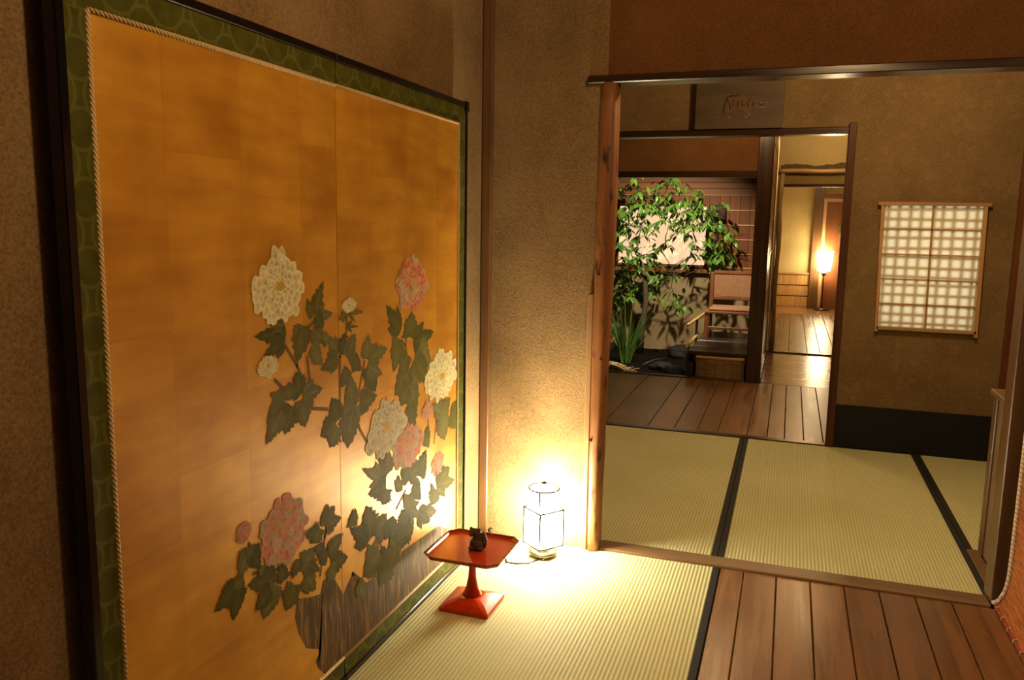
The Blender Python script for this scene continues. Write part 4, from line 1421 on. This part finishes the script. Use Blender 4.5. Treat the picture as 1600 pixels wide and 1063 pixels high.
LM = [leaf_mesh('leaf_a', 0.085, 0.034, 0.35), leaf_mesh('leaf_b', 0.070, 0.030, 0.55), leaf_mesh('leaf_c', 0.060, 0.027, 0.25)]
cnt = 0
leafs = []
for (px, py, rr, n_), e in zip(CL, ends):
    rm_ = rr*8.0/F_PX
    n_ = int(n_*(3.4 if py < 340 or px < 1020 else 2.4))
    k_l = 0
    while k_l < n_:
        # small drooping sprays of leaflets along a twig
        o = Vector((random.gauss(0, 0.5), random.gauss(0, 0.35), random.gauss(0, 0.5)))
        c0 = e+o*rm_
        hd = random.uniform(0, 2*PI)
        for j in range(random.choice((3, 4, 5))):
            if k_l >= n_:
                break
            a = hd+random.uniform(-1.1, 1.1)
            loc = c0+Vector((math.cos(hd), math.sin(hd), -0.35))*0.028*j
            leafs.append((loc, (random.uniform(-0.5, 0.5), random.uniform(0.1, 0.9), a), random.uniform(0.8, 1.3)))
            k_l += 1
leafs.sort(key=lambda q: q[0].y)
base = WORLD[tr_.name]
for i, (loc, rot, s_) in enumerate(leafs[:300]):
    o = bpy.data.objects.new('leaf', LM[i % 3])
    o.parent = tr_
    o.location = loc-base
    o.rotation_euler = rot
    o.scale = (s_, s_, s_)
    COL.objects.link(o)
V, Fc = [], []
from mathutils import Euler
for i, (loc, rot, s_) in enumerate(leafs[300:]):
    mt = Matrix.Translation(loc) @ Euler(rot).to_matrix().to_4x4() @ Matrix.Scale(s_, 4)
    o = len(V)
    V += [mt @ v.co for v in LM[i % 3].vertices]
    Fc += [tuple(q+o for q in p.vertices) for p in LM[i % 3].polygons]
if V:
    bl_ = mesh('back_leaves', V, Fc, 'leaf', tr_, True)
    bl_['kind'] = 'stuff'

# ------------------------------------------------------------------ iris clump
ib = on_z(977, 566, -0.10)
ip = thing('iris_plant', 'clump of long upright green iris leaves rising from the dark soil', 'plant', ib)
for i in range(40):
    t = random.uniform(-1, 1)
    px = 985+t*36+random.uniform(-6, 6)
    py = 452+abs(t)*18+random.uniform(-6, 60)
    tip = on_y(px, py, ib.y+random.uniform(-0.12, 0.12))
    b0 = ib+Vector((t*0.03+random.uniform(-0.015, 0.015), random.uniform(-0.03, 0.03), -0.01))
    m_ = b0.lerp(tip, 0.5)+Vector((-t*0.03, 0, 0.02))
    wd = random.uniform(0.006, 0.010)
    yaw = random.uniform(-0.7, 0.7)
    wv_ = Vector((math.cos(yaw), math.sin(yaw), 0))
    vs, fs = [], []
    for s_ in range(7):
        u = s_/6
        p = b0*(1-u)**2+m_*2*u*(1-u)+tip*u*u
        ww = wd*(1-u**2.2)*0.8+0.0004
        vs += [p-wv_*ww, p+wv_*ww+Vector((0, 0.001, 0))]
    for s_ in range(6):
        fs.append((2*s_, 2*s_+1, 2*s_+3, 2*s_+2))
    mesh('blade', vs, fs, 'iris', ip, True)
fb = tube('fallen_iris_blade', [on_z(1004, 570, -0.082), on_z(1022, 562, -0.05), on_z(1050, 559, -0.078)], [0.004, 0.003, 0.001], 'iris', None, 5)
tag(fb, 'single thin green blade lying on the dark garden soil', 'leaf')

# straw twigs
tw = thing('twig_bundle', 'loose bundle of pale straw twigs at the foot of the iris', 'twigs', on_z(968, 568, -0.08))
for (a, b) in (((934, 560), (976, 577)), ((936, 566), (990, 582)), ((945, 567), (982, 581)), ((946, 566), (978, 572)), ((938, 568), (975, 574)), ((962, 570), (1000, 584)), ((975, 580), (990, 574)), ((955, 565), (990, 583)), ((940, 576), (968, 568)), ((984, 582), (999, 576))):
    tube('twig', [on_z(a[0], a[1], -0.065+random.uniform(0, 0.03)), on_z((a[0]+b[0])/2, (a[1]+b[1])/2-2, -0.05), on_z(b[0], b[1], -0.07+random.uniform(0, 0.03))], [0.006, 0.007, 0.005], 'twig', tw, 6)

# ------------------------------------------------------------------ far standing lamp and sprig
sl = thing('standing_lamp', 'standing lamp with glowing white shade at the end of the far room', 'lamp', (0.470, 12.40, 0.0))
lc = (0.470, 12.40, 0.0)
lathe('base', [(0.105, 0.0), (0.108, 0.012), (0.10, 0.024), (0.05, 0.034), (0.02, 0.05)], lc, 'dark_z', sl, 28)
lathe('pole', [(0.014, 0.045), (0.011, 0.10), (0.009, 0.48), (0.013, 0.50)], lc, 'dark_z', sl, 12)
lathe('socket', [(0.015, 0.495), (0.032, 0.515), (0.040, 0.53), (0.030, 0.552), (0.02, 0.56)], lc, 'brass', sl, 16)
vs, fs = [], []
for i in range(28):
    t = 2*PI*i/28
    vs += [(lc[0]+0.084*math.cos(t), lc[1]+0.084*math.sin(t), 0.565), (lc[0]+0.112*math.cos(t), lc[1]+0.112*math.sin(t), 0.848)]
for i in range(28):
    j = (i+1) % 28
    fs.append((2*i, 2*j, 2*j+1, 2*i+1))
mesh('shade', vs, fs, 'farshade', sl, True)
tube('shade_wire', [(lc[0]-0.084, lc[1], 0.566), (lc[0], lc[1], 0.560), (lc[0]+0.084, lc[1], 0.566)], 0.003, 'metal', sl, 6)
sg = thing('leaf_sprig', 'small green leaf sprig hung on the far brown door', 'plant', (0.625, 12.5, 1.05))
sc0 = on_y(1314, 355, 12.50)
lathe('hanging_vase', [(0.012, 0), (0.02, 0.015), (0.018, 0.08), (0.022, 0.10)], (sc0.x+0.01, 12.52, sc0.z-0.14), 'brass', sg, 12)
for i in range(14):
    o = bpy.data.objects.new('leaf', LM[i % 3])
    o.parent = sg
    o.location = Vector((sc0.x+random.gauss(0, 0.03), 12.49+random.uniform(-0.03, 0.02), sc0.z+random.gauss(0, 0.04)))-WORLD[sg.name]
    o.rotation_euler = (random.uniform(-1, 1), random.uniform(-0.5, 1), random.uniform(0, 6.3))
    COL.objects.link(o)
